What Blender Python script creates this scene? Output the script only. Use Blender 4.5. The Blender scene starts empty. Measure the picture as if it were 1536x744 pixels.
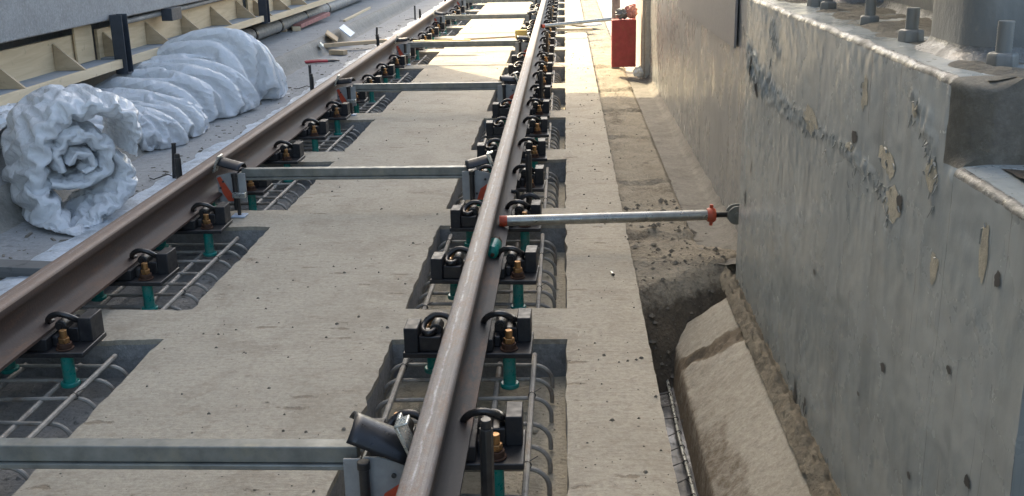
import bpy, bmesh, math, random
from mathutils import Vector, Matrix, noise
random.seed(7)
R = math.radians
scene = bpy.context.scene
COL = scene.collection

# ------------------------------------------------------------------ materials
class G:
    """tiny node-graph helper"""
    def __init__(s, name):
        s.m = bpy.data.materials.new(name); s.m.use_nodes = True
        s.nt = s.m.node_tree; s.nt.nodes.clear()
        s.out = s.n('ShaderNodeOutputMaterial'); s.b = s.n('ShaderNodeBsdfPrincipled')
        s.l(s.b.outputs[0], s.out.inputs[0])
        s.tc = s.n('ShaderNodeTexCoord')
    def n(s, t, **k):
        o = s.nt.nodes.new(t)
        for a, v in k.items(): setattr(o, a, v)
        return o
    def l(s, a, b): s.nt.links.new(a, b)
    def set(s, inp, v):
        i = s.b.inputs[inp]
        if hasattr(v, 'is_linked'): s.l(v, i)
        else: i.default_value = v if not (isinstance(v, tuple) and len(v) == 3) else (*v, 1)
    def co(s, scale=(1, 1, 1), loc=(0, 0, 0), rot=(0, 0, 0)):
        mp = s.n('ShaderNodeMapping'); mp.inputs['Scale'].default_value = scale
        mp.inputs['Location'].default_value = loc; mp.inputs['Rotation'].default_value = rot
        s.l(s.tc.outputs['Object'], mp.inputs[0]); return mp.outputs[0]
    def noise(s, scale, detail=6, rough=.6, co=None, dist=0):
        t = s.n('ShaderNodeTexNoise'); t.inputs['Scale'].default_value = scale
        t.inputs['Detail'].default_value = detail; t.inputs['Roughness'].default_value = rough
        t.inputs['Distortion'].default_value = dist
        s.l(co if co is not None else s.tc.outputs['Object'], t.inputs['Vector']); return t.outputs[0]
    def vor(s, scale, feature='F1', co=None, out='Distance', rnd=1):
        t = s.n('ShaderNodeTexVoronoi', feature=feature); t.inputs['Scale'].default_value = scale
        t.inputs['Randomness'].default_value = rnd
        s.l(co if co is not None else s.tc.outputs['Object'], t.inputs['Vector']); return t.outputs[out]
    def ramp(s, fac, a, b, c0=0., c1=1.):
        t = s.n('ShaderNodeMapRange'); t.clamp = True
        s.l(fac, t.inputs[0])
        for i, v in zip((1, 2, 3, 4), (a, b, c0, c1)): t.inputs[i].default_value = v
        return t.outputs[0]
    def math(s, op, a, b=None):
        t = s.n('ShaderNodeMath', operation=op)
        for i, v in enumerate((a, b)):
            if v is None: continue
            if hasattr(v, 'is_linked'): s.l(v, t.inputs[i])
            else: t.inputs[i].default_value = v
        return t.outputs[0]
    def mix(s, fac, a, b, mode='MIX'):
        t = s.n('ShaderNodeMix', data_type='RGBA', blend_type=mode)
        for i, v in ((0, fac), (6, a), (7, b)):
            if hasattr(v, 'is_linked'): s.l(v, t.inputs[i])
            else: t.inputs[i].default_value = v if i == 0 else (*v[:3], 1)
        return t.outputs[2]
    def bump(s, h, strength=.5, dist=.01, prev=None):
        t = s.n('ShaderNodeBump'); t.inputs['Strength'].default_value = strength
        t.inputs['Distance'].default_value = dist
        s.l(h, t.inputs['Height'])
        if prev is not None: s.l(prev, t.inputs['Normal'])
        return t.outputs[0]
    def xyz(s):
        t = s.n('ShaderNodeSeparateXYZ'); s.l(s.tc.outputs['Object'], t.inputs[0]); return t.outputs

def concrete(name, base, dark, stain, streak=(6, 90, 6), rough=.85, bump=.6, pits=True, blot=.5, wet=False):
    g = G(name)
    big = g.noise(1.3, 8, .68); mid = g.noise(9, 9, .74); fine = g.noise(150, 6, .75); grit = g.noise(55, 6, .75)
    st = g.noise(1.0, 6, .7, co=g.co(streak))
    c = g.mix(g.ramp(big, .34, .66), base, dark)
    c = g.mix(g.ramp(st, .38, .72, 0, .55), c, dark)
    c = g.mix(g.ramp(g.noise(3.3, 7, .7, dist=.6), .48, .64, 0, 1.2 * blot + .1), c, tuple(.5 * (x + y) for x, y in zip(dark, stain)))
    c = g.mix(g.math('MULTIPLY', g.ramp(mid, .56, .66, 0, 1), blot), c, stain)
    c = g.mix(g.ramp(g.noise(5, 8, .75), .58, .7, 0, .45), c, tuple(min(1, x * 1.22) for x in base))
    c = g.mix(g.ramp(grit, .5, .66, 0, .6), c, tuple(x * .62 for x in dark))
    c = g.mix(g.ramp(grit, .48, .34, 0, .4), c, tuple(min(1, x * 1.25) for x in base))
    c = g.mix(g.ramp(g.noise(26, 7, .8, co=g.co((.6, 1.3, 1))), .53, .66, 0, .5), c, stain)
    c = g.mix(g.ramp(fine, .35, .75, 0, .5), c, tuple(x * .75 for x in dark))
    hgt = g.math('ADD', g.math('MULTIPLY', fine, .3), g.math('MULTIPLY', st, .7))
    hgt = g.math('ADD', hgt, g.math('MULTIPLY', mid, .9)); hgt = g.math('ADD', hgt, g.math('MULTIPLY', grit, .5))
    if pits:
        for sc0, thr, dens in ((15, .11, .95), (60, .15, .93)):
            v = g.vor(sc0, co=g.co((1, 1.35, 1))); vc = g.vor(sc0, co=g.co((1, 1.35, 1)), out='Color')
            sep = g.n('ShaderNodeSeparateColor'); g.l(vc, sep.inputs[0])
            ok = g.math('GREATER_THAN', sep.outputs[0], dens)
            warp = g.math('ADD', g.math('ADD', v, g.math('MULTIPLY', g.math('SUBTRACT', g.noise(80, 4), .5), .5)), g.math('MULTIPLY', sep.outputs[1], .10))
            pit = g.math('MULTIPLY', g.ramp(warp, thr - .05, thr + .05, 1, 0), ok)
            c = g.mix(g.math('MULTIPLY', pit, .7), c, (.075, .065, .05))
            hgt = g.math('SUBTRACT', hgt, g.math('MULTIPLY', pit, .8))
        sc = g.co((7, 26, 9)); wv = g.n('ShaderNodeVectorMath', operation='ADD')
        nn = g.n('ShaderNodeTexNoise'); nn.inputs['Scale'].default_value = 7; nn.inputs['Detail'].default_value = 4
        g.l(g.tc.outputs['Object'], nn.inputs['Vector']); g.l(sc, wv.inputs[0]); g.l(nn.outputs[1], wv.inputs[1]); sc = wv.outputs[0]
        v2 = g.vor(1.0, co=sc); vc2 = g.vor(1.0, co=sc, out='Color')
        sp2 = g.n('ShaderNodeSeparateColor'); g.l(vc2, sp2.inputs[0])
        w2 = g.math('ADD', v2, g.math('MULTIPLY', g.math('SUBTRACT', g.noise(38, 6, .7), .5), 1.1))
        go = g.math('MULTIPLY', g.ramp(w2, .16, .34, 1, 0), g.math('GREATER_THAN', sp2.outputs[0], .93))
        c = g.mix(g.math('MULTIPLY', go, .75), c, stain)
        hgt = g.math('SUBTRACT', hgt, g.math('MULTIPLY', go, .8))
    g.set('Base Color', c)
    g.set('Roughness', rough if not wet else g.ramp(big, .4, .6, .12, .6))
    g.set('Normal', g.bump(hgt, bump, .007))
    return g.m

def plain(name, col, rough=.5, metal=0., var=.25, bump=.15, bs=60, rust=None, spec=.5, dusty=0):
    g = G(name)
    a = g.noise(14, 6, .65); f = g.noise(bs, 5, .6)
    dk = tuple(x * (1 - var) for x in col); lt = tuple(min(1, x * (1 + var)) for x in col)
    c = g.mix(g.ramp(a, .3, .7), dk, lt)
    if rust: c = g.mix(g.ramp(g.noise(9, 8, .75), .52, .68, 0, .85), c, rust)
    if dusty:
        oi = g.n('ShaderNodeObjectInfo'); wv = g.n('ShaderNodeVectorMath', operation='ADD'); g.l(g.tc.outputs['Object'], wv.inputs[0]); g.l(oi.outputs['Random'], wv.inputs[1])
        th = g.math('SUBTRACT', g.noise(24, 8, .78, co=wv.outputs[0]), g.math('MULTIPLY', oi.outputs['Random'], .10))
        c = g.mix(g.ramp(th, .44, .62, 0, dusty), c, (.19, .175, .15))
    g.set('Base Color', c); g.set('Metallic', metal)
    g.set('Roughness', g.ramp(f, .3, .7, max(.05, rough - .12), min(1, rough + .12)))
    g.set('Specular IOR Level', spec)
    g.set('Normal', g.bump(f, bump, .003))
    return g.m

M = {}
M['slab'] = concrete('slab_concrete', (.465, .415, .328), (.375, .334, .262), (.215, .168, .115), blot=.55, bump=.7)
M['pocket'] = concrete('pocket_concrete', (.36, .355, .34), (.25, .245, .235), (.15, .14, .12), streak=(20, 20, 8), bump=1.0, pits=False)
M['left_ground'] = concrete('left_concrete', (.37, .375, .37), (.285, .29, .288), (.19, .182, .17), streak=(3, 3, 3), bump=.5, blot=.4)
M['curb'] = concrete('kerb_concrete', (.34, .325, .29), (.25, .24, .215), (.15, .13, .10), streak=(4, 25, 4), bump=.8, blot=.4)
M['haunch'] = concrete('sloped_concrete', (.45, .41, .335), (.35, .315, .25), (.22, .18, .13), streak=(9, 9, 9), bump=.6, pits=False, blot=.5)
M['strip'] = concrete('strip_concrete', (.25, .232, .195), (.175, .16, .135), (.11, .092, .07), streak=(14, 5, 6), bump=1.0, blot=.7)
M['far_ground'] = concrete('far_concrete', (.36, .34, .30), (.28, .26, .23), (.2, .17, .14), streak=(1, 1, 1), bump=.4)
M['facade'] = concrete('facade_concrete', (.40, .40, .395), (.29, .29, .285), (.20, .195, .185), streak=(30, 30, 2.5), bump=.4, pits=False, blot=.45)
M['board'] = concrete('grey_sheet', (.36, .335, .315), (.31, .29, .275), (.27, .25, .24), streak=(10, 10, 2), bump=.12, pits=False, blot=.2, rough=.5)
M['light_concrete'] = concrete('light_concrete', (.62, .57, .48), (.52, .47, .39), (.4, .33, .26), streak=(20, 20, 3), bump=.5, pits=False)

def soil(name, a, b, rough=.95, wet=None):
    g = G(name)
    n1 = g.noise(7, 9, .72); n2 = g.noise(60, 6, .75); v = g.vor(55)
    c = g.mix(g.ramp(n1, .32, .68), a, b)
    c = g.mix(g.ramp(n2, .5, .7, 0, .7), c, tuple(x * .45 for x in a))
    if name in ('dirt', 'sloped'): pass
    if wet: c = g.mix(g.ramp(g.noise(3, 5), .45, .6, 0, 1), c, wet)
    g.set('Base Color', c); g.set('Roughness', rough)
    h = g.math('ADD', g.math('MULTIPLY', n2, 1.2), g.math('MULTIPLY', v, .5))
    g.set('Normal', g.bump(h, .9, .012)); return g.m
M['soil'] = soil('dirt', (.37, .325, .25), (.245, .21, .155))
def muddy(mat, mud):
    nt = mat.node_tree; b = [n for n in nt.nodes if n.type == 'BSDF_PRINCIPLED'][0]
    src = b.inputs['Base Color'].links[0].from_socket
    at = nt.nodes.new('ShaderNodeAttribute'); at.attribute_name = 'mud'
    no = nt.nodes.new('ShaderNodeTexNoise'); no.inputs['Scale'].default_value = 26; no.inputs['Detail'].default_value = 7; no.inputs['Roughness'].default_value = .75
    tc = nt.nodes.new('ShaderNodeTexCoord'); nt.links.new(tc.outputs['Object'], no.inputs['Vector'])
    ad = nt.nodes.new('ShaderNodeMath'); ad.operation = 'ADD'; nt.links.new(at.outputs['Fac'], ad.inputs[0]); nt.links.new(no.outputs[0], ad.inputs[1])
    mr = nt.nodes.new('ShaderNodeMapRange'); nt.links.new(ad.outputs[0], mr.inputs[0]); mr.inputs[1].default_value = .86; mr.inputs[2].default_value = 1.14
    n2 = nt.nodes.new('ShaderNodeTexNoise'); n2.inputs['Scale'].default_value = 70; n2.inputs['Detail'].default_value = 6; nt.links.new(tc.outputs['Object'], n2.inputs['Vector'])
    cm = nt.nodes.new('ShaderNodeMix'); cm.data_type = 'RGBA'; nt.links.new(n2.outputs[0], cm.inputs[0]); cm.inputs[6].default_value = (*[x * .6 for x in mud], 1); cm.inputs[7].default_value = (*[x * 1.5 for x in mud], 1)
    mx = nt.nodes.new('ShaderNodeMix'); mx.data_type = 'RGBA'; nt.links.new(mr.outputs[0], mx.inputs[0]); nt.links.new(src, mx.inputs[6]); nt.links.new(cm.outputs[2], mx.inputs[7])
    nt.links.new(mx.outputs[2], b.inputs['Base Color'])
muddy(M['soil'], (.10, .08, .056)); muddy(M['haunch'], (.13, .10, .066))
def setmud(o, fn):
    a = o.data.attributes.new('mud', 'FLOAT', 'POINT')
    a.data.foreach_set('value', [fn(v.co) for v in o.data.vertices])
M['mud'] = soil('mud', (.15, .12, .085), (.085, .068, .05))
M['mortar'] = soil('mortar', (.30, .26, .19), (.17, .14, .10))
g = G('wet_floor'); n1 = g.noise(9, 7, .7); n2 = g.noise(70, 5)
g.set('Base Color', g.mix(g.ramp(n1, .4, .6), (.10, .102, .105), (.19, .18, .165)))
g.set('Roughness', g.ramp(n1, .46, .62, .03, .4)); g.set('Normal', g.bump(n2, .12, .006)); M['wet'] = g.m

# painted wall
def painted(name, a, b, rough_lo, rough_hi, bump=.6, drips=True):
    g = G(name)
    big = g.noise(2.2, 6, .6); vert = g.noise(1.0, 6, .65, co=g.co((9, 9, 1.8)))
    fine = g.noise(90, 6, .7); lump = g.noise(34, 4, .6, co=g.co((1, 1, .55)))
    c = g.mix(g.ramp(big, .3, .7), a, b)
    c = g.mix(g.ramp(vert, .52, .75, 0, .38), c, tuple(x * .66 for x in b))
    c = g.mix(g.ramp(g.noise(1.0, 4, .6, co=g.co((7, 7, 1.5), loc=(2, 5, 1))), .55, .62, 0, .4), c, tuple(x * .62 for x in b))
    c = g.mix(g.ramp(fine, .4, .75, 0, .2), c, tuple(x * .7 for x in a))
    if drips:
        d = g.noise(1.0, 3, .5, co=g.co((55, 55, 1.1), loc=(3, 1, 0)))
        c = g.mix(g.ramp(d, .66, .7, 0, .65), c, (.11, .105, .10))
    sc = g.co((20, 20, 9)); v = g.vor(1, co=sc); sp = g.n('ShaderNodeSeparateColor'); g.l(g.vor(1, co=sc, out='Color'), sp.inputs[0])
    hole = g.math('MULTIPLY', g.ramp(v, .10, .16, 1, 0), g.math('GREATER_THAN', sp.outputs[0], .8))
    c = g.mix(hole, c, (.05, .05, .048))
    g.set('Base Color', c)
    g.set('Roughness', g.ramp(g.noise(5, 5), .35, .65, rough_lo, rough_hi))
    h = g.math('ADD', g.math('MULTIPLY', lump, 1.0), g.math('MULTIPLY', fine, .35))
    h = g.math('SUBTRACT', h, g.math('MULTIPLY', hole, 1.5))
    g.set('Specular IOR Level', .9); g.set('Normal', g.bump(h, bump, .006)); return g.m
M['wallpaint'] = painted('grey_green_wall_paint', (.385, .42, .415), (.325, .355, .35), .17, .33, .13)
M['farwall'] = painted('far_wall_concrete', (.36, .365, .355), (.28, .285, .275), .2, .36, .35)
M['steelpaint'] = painted('grey_steel_paint', (.205, .21, .195), (.17, .175, .165), .35, .5, .35, False)
M['bare'] = concrete('bare_plaster', (.55, .51, .40), (.45, .41, .32), (.3, .27, .2), streak=(10, 10, 10), pits=False)
M['flake'] = plain('paint_flake', (.24, .255, .245), .4, 0, .2, .3)
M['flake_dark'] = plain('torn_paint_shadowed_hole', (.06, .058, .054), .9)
g = G('wet_edge'); n = g.noise(45, 5, .7, co=g.co((1, .8, 1))); g.set('Base Color', g.mix(g.ramp(n, .4, .6), (.12, .12, .11), (.19, .192, .18)))
g.set('Roughness', g.ramp(g.noise(22, 5, .7), .42, .6, .22, .6)); g.set('Normal', g.bump(n, .55, .008)); M['wetedge'] = g.m

# rail steel
g = G('rail_steel'); a = g.noise(6, 8, .7, co=g.co((1, .25, 1))); f = g.noise(90, 5)
c = g.mix(g.ramp(a, .35, .65), (.058, .049, .045), (.036, .036, .038))
c = g.mix(g.ramp(g.noise(11, 8, .75, co=g.co((1, .3, 1.4))), .52, .66, 0, .9), c, (.135, .072, .045))
g.set('Base Color', c); g.set('Roughness', .6); g.set('Specular IOR Level', .3)
g.set('Normal', g.bump(f, .35, .003)); M['rail'] = g.m
g = G('rail_head_worn'); x = g.xyz()[0]
a = g.noise(8, 8, .72, co=g.co((2.5, .22, 1))); f = g.noise(130, 5, .7)
wob = g.math('ADD', x, g.math('MULTIPLY', g.math('SUBTRACT', g.noise(7, 5, .7, co=g.co((0, 1, 0))), .5), .022))
line = g.ramp(g.math('ABSOLUTE', g.math('ADD', wob, .006)), .0008, .0045, 1, 0)
line = g.math('MULTIPLY', line, g.ramp(g.noise(14, 7, .8, co=g.co((2, .8, 1))), .44, .6))
lw = g.noise(1.0, 6, .7, co=g.co((150, 1.6, 1))); pt = g.noise(24, 9, .8, co=g.co((1.5, .45, 1)))
c = g.mix(g.ramp(a, .35, .65), (.205, .182, .168), (.145, .132, .126))
c = g.mix(g.ramp(lw, .4, .66, 0, .6), c, (.27, .245, .225))
c = g.mix(g.ramp(lw, .5, .3, 0, .5), c, (.10, .085, .078))
c = g.mix(g.ramp(pt, .48, .62, 0, .75), c, (.20, .125, .085))
c = g.mix(g.ramp(g.noise(75, 7, .8, co=g.co((1.5, .5, 1))), .54, .66, 0, .6), c, (.30, .28, .265))
c = g.mix(g.math('MULTIPLY', line, .6), c, (.52, .54, .56))
g.set('Base Color', c)
g.set('Specular IOR Level', .4); g.set('Roughness', g.ramp(line, 0, 1, .56, .42)); g.set('Normal', g.bump(g.math('ADD', f, g.math('MULTIPLY', pt, 1.2)), .4, .004)); M['railtop'] = g.m

M['black'] = plain('black_cast_iron', (.016, .016, .018), .42, 0, .35, .12, 50, dusty=.16)
M['black_top'] = plain('black_satin', (.020, .021, .024), .5, 0, .25, .04, 40, dusty=.10, spec=.35)
M['rubber'] = plain('black_pad', (.012, .012, .013), .65)
M['clip'] = plain('spring_clip_steel', (.02, .019, .019), .33, 0, .4, .25, 60, rust=(.06, .035, .022), dusty=.16)
M['brass'] = plain('brassy_bolt', (.33, .19, .085), .36, .85, .25, .2)
M['rustbolt'] = plain('rusty_washer', (.065, .030, .017), .7, .2, .4, .5)
M['green'] = plain('green_coated_anchor', (.0, .20, .165), .34, 0, .25, .15, dusty=.45)
M['rebar'] = plain('rebar_steel', (.30, .28, .245), .62, .15, .3, .4, 90, rust=(.19, .125, .08))
M['galv'] = plain('galvanised_steel', (.205, .212, .195), .5, .35, .3, .15, 30, rust=(.26, .255, .205))
M['galv_b'] = plain('bright_zinc', (.62, .64, .60), .3, .8, .15, .1)
M['grey_plate'] = plain('grey_painted_plate', (.30, .305, .30), .5, .1, .22, .2, 50)
M['orange'] = plain('orange_paint', (.55, .075, .03), .5, 0, .3, .2, 40, rust=(.36, .1, .06))
M['dark_steel'] = plain('dark_steel', (.05, .048, .046), .42, .5, .35, .3, 70)
M['sleeve'] = plain('black_sleeve', (.017, .018, .021), .36, 0, .35, .12, 90)
M['blue_steel'] = plain('dark_blue_steel', (.035, .043, .055), .5, .1, .3, .2)
M['tube'] = plain('steel_tube', (.30, .30, .28), .33, .75, .25, .1, 30, rust=(.25, .23, .19))
M['redbox'] = plain('red_metal', (.33, .045, .042), .55, 0, .25, .15, 40, rust=(.30, .10, .05))
M['pink'] = plain('pink_plastic', (.6, .26, .22), .4)
M['pinkwood'] = plain('pink_painted_timber', (.36, .16, .14), .75)
M['white_ply'] = plain('white_board', (.75, .74, .70), .6)
M['blue_sheet'] = plain('pale_blue_sheet', (.5, .58, .68), .5)
M['red_tool'] = plain('red_tool', (.35, .03, .04), .5)
M['pipe_grey'] = plain('grey_pipe', (.24, .235, .225), .6, 0, .3)
M['scrap'] = plain('grey_scrap', (.2, .2, .2), .4)

def wood(name, a, b, grain=(3, 1.2, 14), rough=.7, stain=None):
    g = G(name)
    w = g.noise(1.0, 6, .65, co=g.co(grain), dist=1.2); k = g.noise(6, 5)
    c = g.mix(g.ramp(w, .35, .65), a, b)
    c = g.mix(g.ramp(g.noise(10, 6, .7), .6, .7, 0, .6), c, tuple(x * .45 for x in b))
    if stain: c = g.mix(g.ramp(k, .35, .55, 0, .9), c, stain)
    g.set('Base Color', c); g.set('Roughness', rough); g.set('Normal', g.bump(w, .25, .004)); return g.m
M['ply'] = wood('pale_plywood', (.72, .57, .37), (.58, .44, .27))
M['timber'] = wood('sawn_timber', (.70, .57, .39), (.56, .44, .28), (12, .8, 12))
M['ply_stained'] = wood('stained_plywood', (.36, .36, .34), (.25, .27, .28), stain=(.22, .26, .30))
M['gusset'] = wood('gusset_plywood', (.52, .40, .26), (.40, .30, .19))
M['yellowwood'] = wood('yellow_timber', (.55, .42, .14), (.42, .3, .1), (2, 14, 14))
M['card'] = wood('cardboard', (.42, .30, .18), (.36, .26, .15), (3, 3, 3))

# plastic sheeting
g = G('white_polythene')
n = g.noise(26, 5, .6, dist=.8); v = g.vor(18, 'F1'); f = g.noise(75, 4)
g.set('Base Color', g.mix(g.ramp(g.noise(3, 5), .3, .7), (.84, .85, .86), (.76, .78, .80)))
g.set('Roughness', .24); g.set('Specular IOR Level', .6)
wv = g.n('ShaderNodeVectorMath', operation='MULTIPLY_ADD'); nn = g.n('ShaderNodeTexNoise'); nn.inputs['Scale'].default_value = 9; nn.inputs['Detail'].default_value = 3
g.l(g.tc.outputs['Object'], nn.inputs['Vector']); g.l(nn.outputs[1], wv.inputs[0]); wv.inputs[1].default_value = (.12, .12, .12); g.l(g.tc.outputs['Object'], wv.inputs[2])
e1 = g.ramp(g.vor(13, 'DISTANCE_TO_EDGE', co=wv.outputs[0]), 0, .16, 1, 0); e2 = g.ramp(g.vor(31, 'DISTANCE_TO_EDGE', co=wv.outputs[0]), 0, .2, 1, 0)
f1 = g.vor(13, 'F1', co=wv.outputs[0])
hh = g.math('ADD', g.math('MULTIPLY', e1, .6), g.math('MULTIPLY', e2, .3)); hh = g.math('ADD', hh, g.math('MULTIPLY', f1, .5)); hh = g.math('ADD', hh, g.math('MULTIPLY', n, .5))
nb = g.bump(hh, .3, .010); g.set('Normal', nb)
tr = g.n('ShaderNodeBsdfTranslucent'); tr.inputs[0].default_value = (.8, .84, .86, 1); g.l(nb, tr.inputs[1])
ms = g.n('ShaderNodeMixShader'); ms.inputs[0].default_value = .25
g.l(g.b.outputs[0], ms.inputs[1]); g.l(tr.outputs[0], ms.inputs[2]); g.l(ms.outputs[0], g.out.inputs[0])
M['poly'] = g.m
g = G('membrane'); n = g.noise(30, 6, .65, dist=.5)
g.set('Base Color', g.mix(g.ramp(g.noise(9, 7, .7), .42, .62), (.62, .68, .74), (.36, .39, .41)))
g.set('Roughness', .28); g.set('Normal', g.bump(n, .8, .012)); M['membrane'] = g.m

# ------------------------------------------------------------------ mesh helpers
class MB:
    def __init__(s): s.v = []; s.f = []; s.mi = []; s.cur = 0
    def add(s, vs, fs):
        o = len(s.v); s.v += [tuple(v) for v in vs]
        for f in fs: s.f.append(tuple(i + o for i in f)); s.mi.append(s.cur)
    def box(s, a, b, mat=None):
        x0, y0, z0 = a; x1, y1, z1 = b
        vs = [Vector(p) for p in ((x0, y0, z0), (x1, y0, z0), (x1, y1, z0), (x0, y1, z0), (x0, y0, z1), (x1, y0, z1), (x1, y1, z1), (x0, y1, z1))]
        if mat is not None: vs = [mat @ v for v in vs]
        s.add(vs, [(3, 2, 1, 0), (4, 5, 6, 7), (0, 1, 5, 4), (1, 2, 6, 5), (2, 3, 7, 6), (3, 0, 4, 7)])
        return s
    def prism(s, poly, d0, d1):
        """poly: 3-D points (planar), extruded from offset d0 to d1 vectors"""
        n = len(poly); d0 = Vector(d0); d1 = Vector(d1)
        vs = [Vector(p) + d0 for p in poly] + [Vector(p) + d1 for p in poly]
        s.add(vs, [tuple(range(n - 1, -1, -1)), tuple(range(n, 2 * n))] + [(i, (i + 1) % n, (i + 1) % n + n, i + n) for i in range(n)])
        return s
    def tube(s, pts, r, seg=10, caps=True, ribs=0):
        pts = [Vector(p) for p in pts]; n = len(pts)
        rad = r if isinstance(r, (list, tuple)) else [r] * n
        t0 = (pts[1] - pts[0]).normalized()
        up = Vector((0, 0, 1)) if abs(t0.z) < .9 else Vector((0, 1, 0))
        nx = t0.cross(up).normalized(); vs = []
        for i, p in enumerate(pts):
            t = (pts[min(i + 1, n - 1)] - pts[max(i - 1, 0)]).normalized()
            nx = (nx - t * nx.dot(t)).normalized(); ny = t.cross(nx)
            for k in range(seg):
                a = 2 * math.pi * k / seg
                vs.append(p + (nx * math.cos(a) + ny * math.sin(a)) * rad[i])
        fs = [(i * seg + k, i * seg + (k + 1) % seg, (i + 1) * seg + (k + 1) % seg, (i + 1) * seg + k) for i in range(n - 1) for k in range(seg)]
        if caps: fs += [tuple(range(seg - 1, -1, -1)), tuple((n - 1) * seg + k for k in range(seg))]
        s.add(vs, fs); return s
    def grid(s, fn, nu, nv, flip=False):
        vs = [fn(i / (nu - 1), j / (nv - 1)) for i in range(nu) for j in range(nv)]
        fs = []
        for i in range(nu - 1):
            for j in range(nv - 1):
                q = (i * nv + j, (i + 1) * nv + j, (i + 1) * nv + j + 1, i * nv + j + 1)
                fs.append(q[::-1] if flip else q)
        s.add(vs, fs); return s
    def build(s, name, mats, parent=None, bevel=0, smooth=40, solid=0):
        me = bpy.data.meshes.new(name); me.from_pydata(s.v, [], s.f)
        if not isinstance(mats, (list, tuple)): mats = [mats]
        for m in mats: me.materials.append(m)
        if len(mats) > 1: me.polygons.foreach_set('material_index', s.mi)
        if smooth:
            me.polygons.foreach_set('use_smooth', [True] * len(me.polygons))
            me.update(); me.set_sharp_from_angle(angle=R(smooth))
        me.update()
        o = bpy.data.objects.new(name, me); COL.objects.link(o)
        if parent: o.parent = parent
        if solid:
            md = o.modifiers.new('solid', 'SOLIDIFY'); md.thickness = solid; md.offset = 0
        if bevel:
            md = o.modifiers.new('bevel', 'BEVEL'); md.width = bevel; md.segments = 2; md.limit_method = 'ANGLE'; md.angle_limit = R(35)
            md.harden_normals = False
        return o

def tag(o, label=None, cat=None, group=None, kind=None):
    if label: o['label'] = label
    if cat: o['category'] = cat
    if group: o['group'] = group
    if kind: o['kind'] = kind
    return o
def empty(name, loc=(0, 0, 0), rz=0, label=None, cat=None, group=None):
    o = bpy.data.objects.new(name, None); o.empty_display_size = .1; COL.objects.link(o)
    o.location = loc; o.rotation_euler = (0, 0, rz)
    return tag(o, label, cat, group)
def copy_tree(o, parent=None):
    c = o.copy(); COL.objects.link(c)
    if parent: c.parent = parent
    for ch in list(o.children): copy_tree(ch, c)
    return c
def nz(p, s=1., seed=0.): return noise.noise(Vector(p) * s + Vector((seed, seed * 1.7, seed * .3)))
def fbm(p, s=1., o=4, seed=0.): return noise.fractal(Vector(p) * s + Vector((seed, seed * 1.7, seed * .3)), .9, 2.1, o)
ORD = ['nearest', 'second', 'third', 'fourth', 'fifth', 'sixth', 'seventh', 'eighth', 'ninth', 'tenth', 'eleventh', 'twelfth',
       'thirteenth', 'fourteenth', 'fifteenth', 'sixteenth', 'seventeenth', 'eighteenth', 'nineteenth', 'twentieth',
       'twenty-first', 'twenty-second', 'twenty-third', 'twenty-fourth', 'twenty-fifth', 'twenty-sixth', 'twenty-seventh']

# ------------------------------------------------------------------ setting constants (metres; right rail axis is X=0, Y runs along the track)
LX = -1.504
PK0, PKP, PKL = 3.831, 1.5, 1.187           # pocket near edge, pitch, length
POCK = [(PK0 + PKP * k, PK0 + PKP * k + PKL) for k in range(-2, 15)]
PX = [(-1.80, -1.13), (-.2965, .326)]
YEND = 26.5
# ---- track slab with recessed pockets
def lin(a, b, step):
    n = max(1, round((b - a) / step)); return [a + (b - a) * i / n for i in range(n)]
xs = lin(-1.90, PX[0][0], .05) + lin(*PX[0], .05) + lin(PX[0][1], PX[1][0], .045) + lin(*PX[1], .05) + lin(PX[1][1], .612, .045) + [.612]
ys = []; y = .5
for (a, b) in POCK:
    if a > y: ys += lin(y, a, .06)
    ys += lin(max(a, y), b, .055 if a < 9 else .12); y = b
ys += lin(y, YEND, .1) + [YEND]
def inx(x, p): return p[0] - 1e-6 <= x <= p[1] + 1e-6
mb = MB(); idx = {}; nx_, ny_ = len(xs), len(ys)
hole = lambda x, yy: any(p[0] < x < p[1] for p in PX) and any(a < yy < b for a, b in POCK)
def jit(x, yy):
    onx = any(abs(x - e) < 1e-5 for p in PX for e in p) and any(a - 1e-5 <= yy <= b + 1e-5 for a, b in POCK)
    ony = any(abs(yy - e) < 1e-5 for p in POCK for e in p) and any(p[0] - 1e-5 <= x <= p[1] + 1e-5 for p in PX)
    z = .0015 * fbm((x, yy, 0), 3) + .001 * nz((x, yy, 0), 25)
    if onx or ony:
        q = nz((x * 13, yy * 13, 1), 1) ; q2 = nz((x * 37, yy * 37, 4), 1)
        d = .009 * q + .008 * q2
        if onx: x += d
        if ony: yy += d
        z -= .004 + .006 * abs(q2)
    if abs(x - .612) < 1e-5: x += .006 * nz((0, yy * 9, 0), 1) + .005 * nz((0, yy * 31, 3), 1); z -= .004
    return (x, yy, z)
for i, x in enumerate(xs):
    for j, yy in enumerate(ys):
        idx[i, j] = len(mb.v); mb.v.append(jit(x, yy))
edges = []
for i in range(nx_ - 1):
    for j in range(ny_ - 1):
        cx, cy = (xs[i] + xs[i + 1]) / 2, (ys[j] + ys[j + 1]) / 2
        if hole(cx, cy): continue
        mb.f.append((idx[i, j], idx[i + 1, j], idx[i + 1, j + 1], idx[i, j + 1])); mb.mi.append(0)
        for (di, dj, e) in ((-1, 0, (idx[i, j + 1], idx[i, j])), (1, 0, (idx[i + 1, j], idx[i + 1, j + 1])), (0, -1, (idx[i, j], idx[i + 1, j])), (0, 1, (idx[i + 1, j + 1], idx[i, j + 1]))):
            ii, jj = i + di, j + dj
            if not (0 <= ii < nx_ - 1 and 0 <= jj < ny_ - 1): edges.append((e, .45))
            elif hole((xs[ii] + xs[ii + 1]) / 2, (ys[jj] + ys[jj + 1]) / 2): edges.append((e, .16))
low = {}
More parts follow.
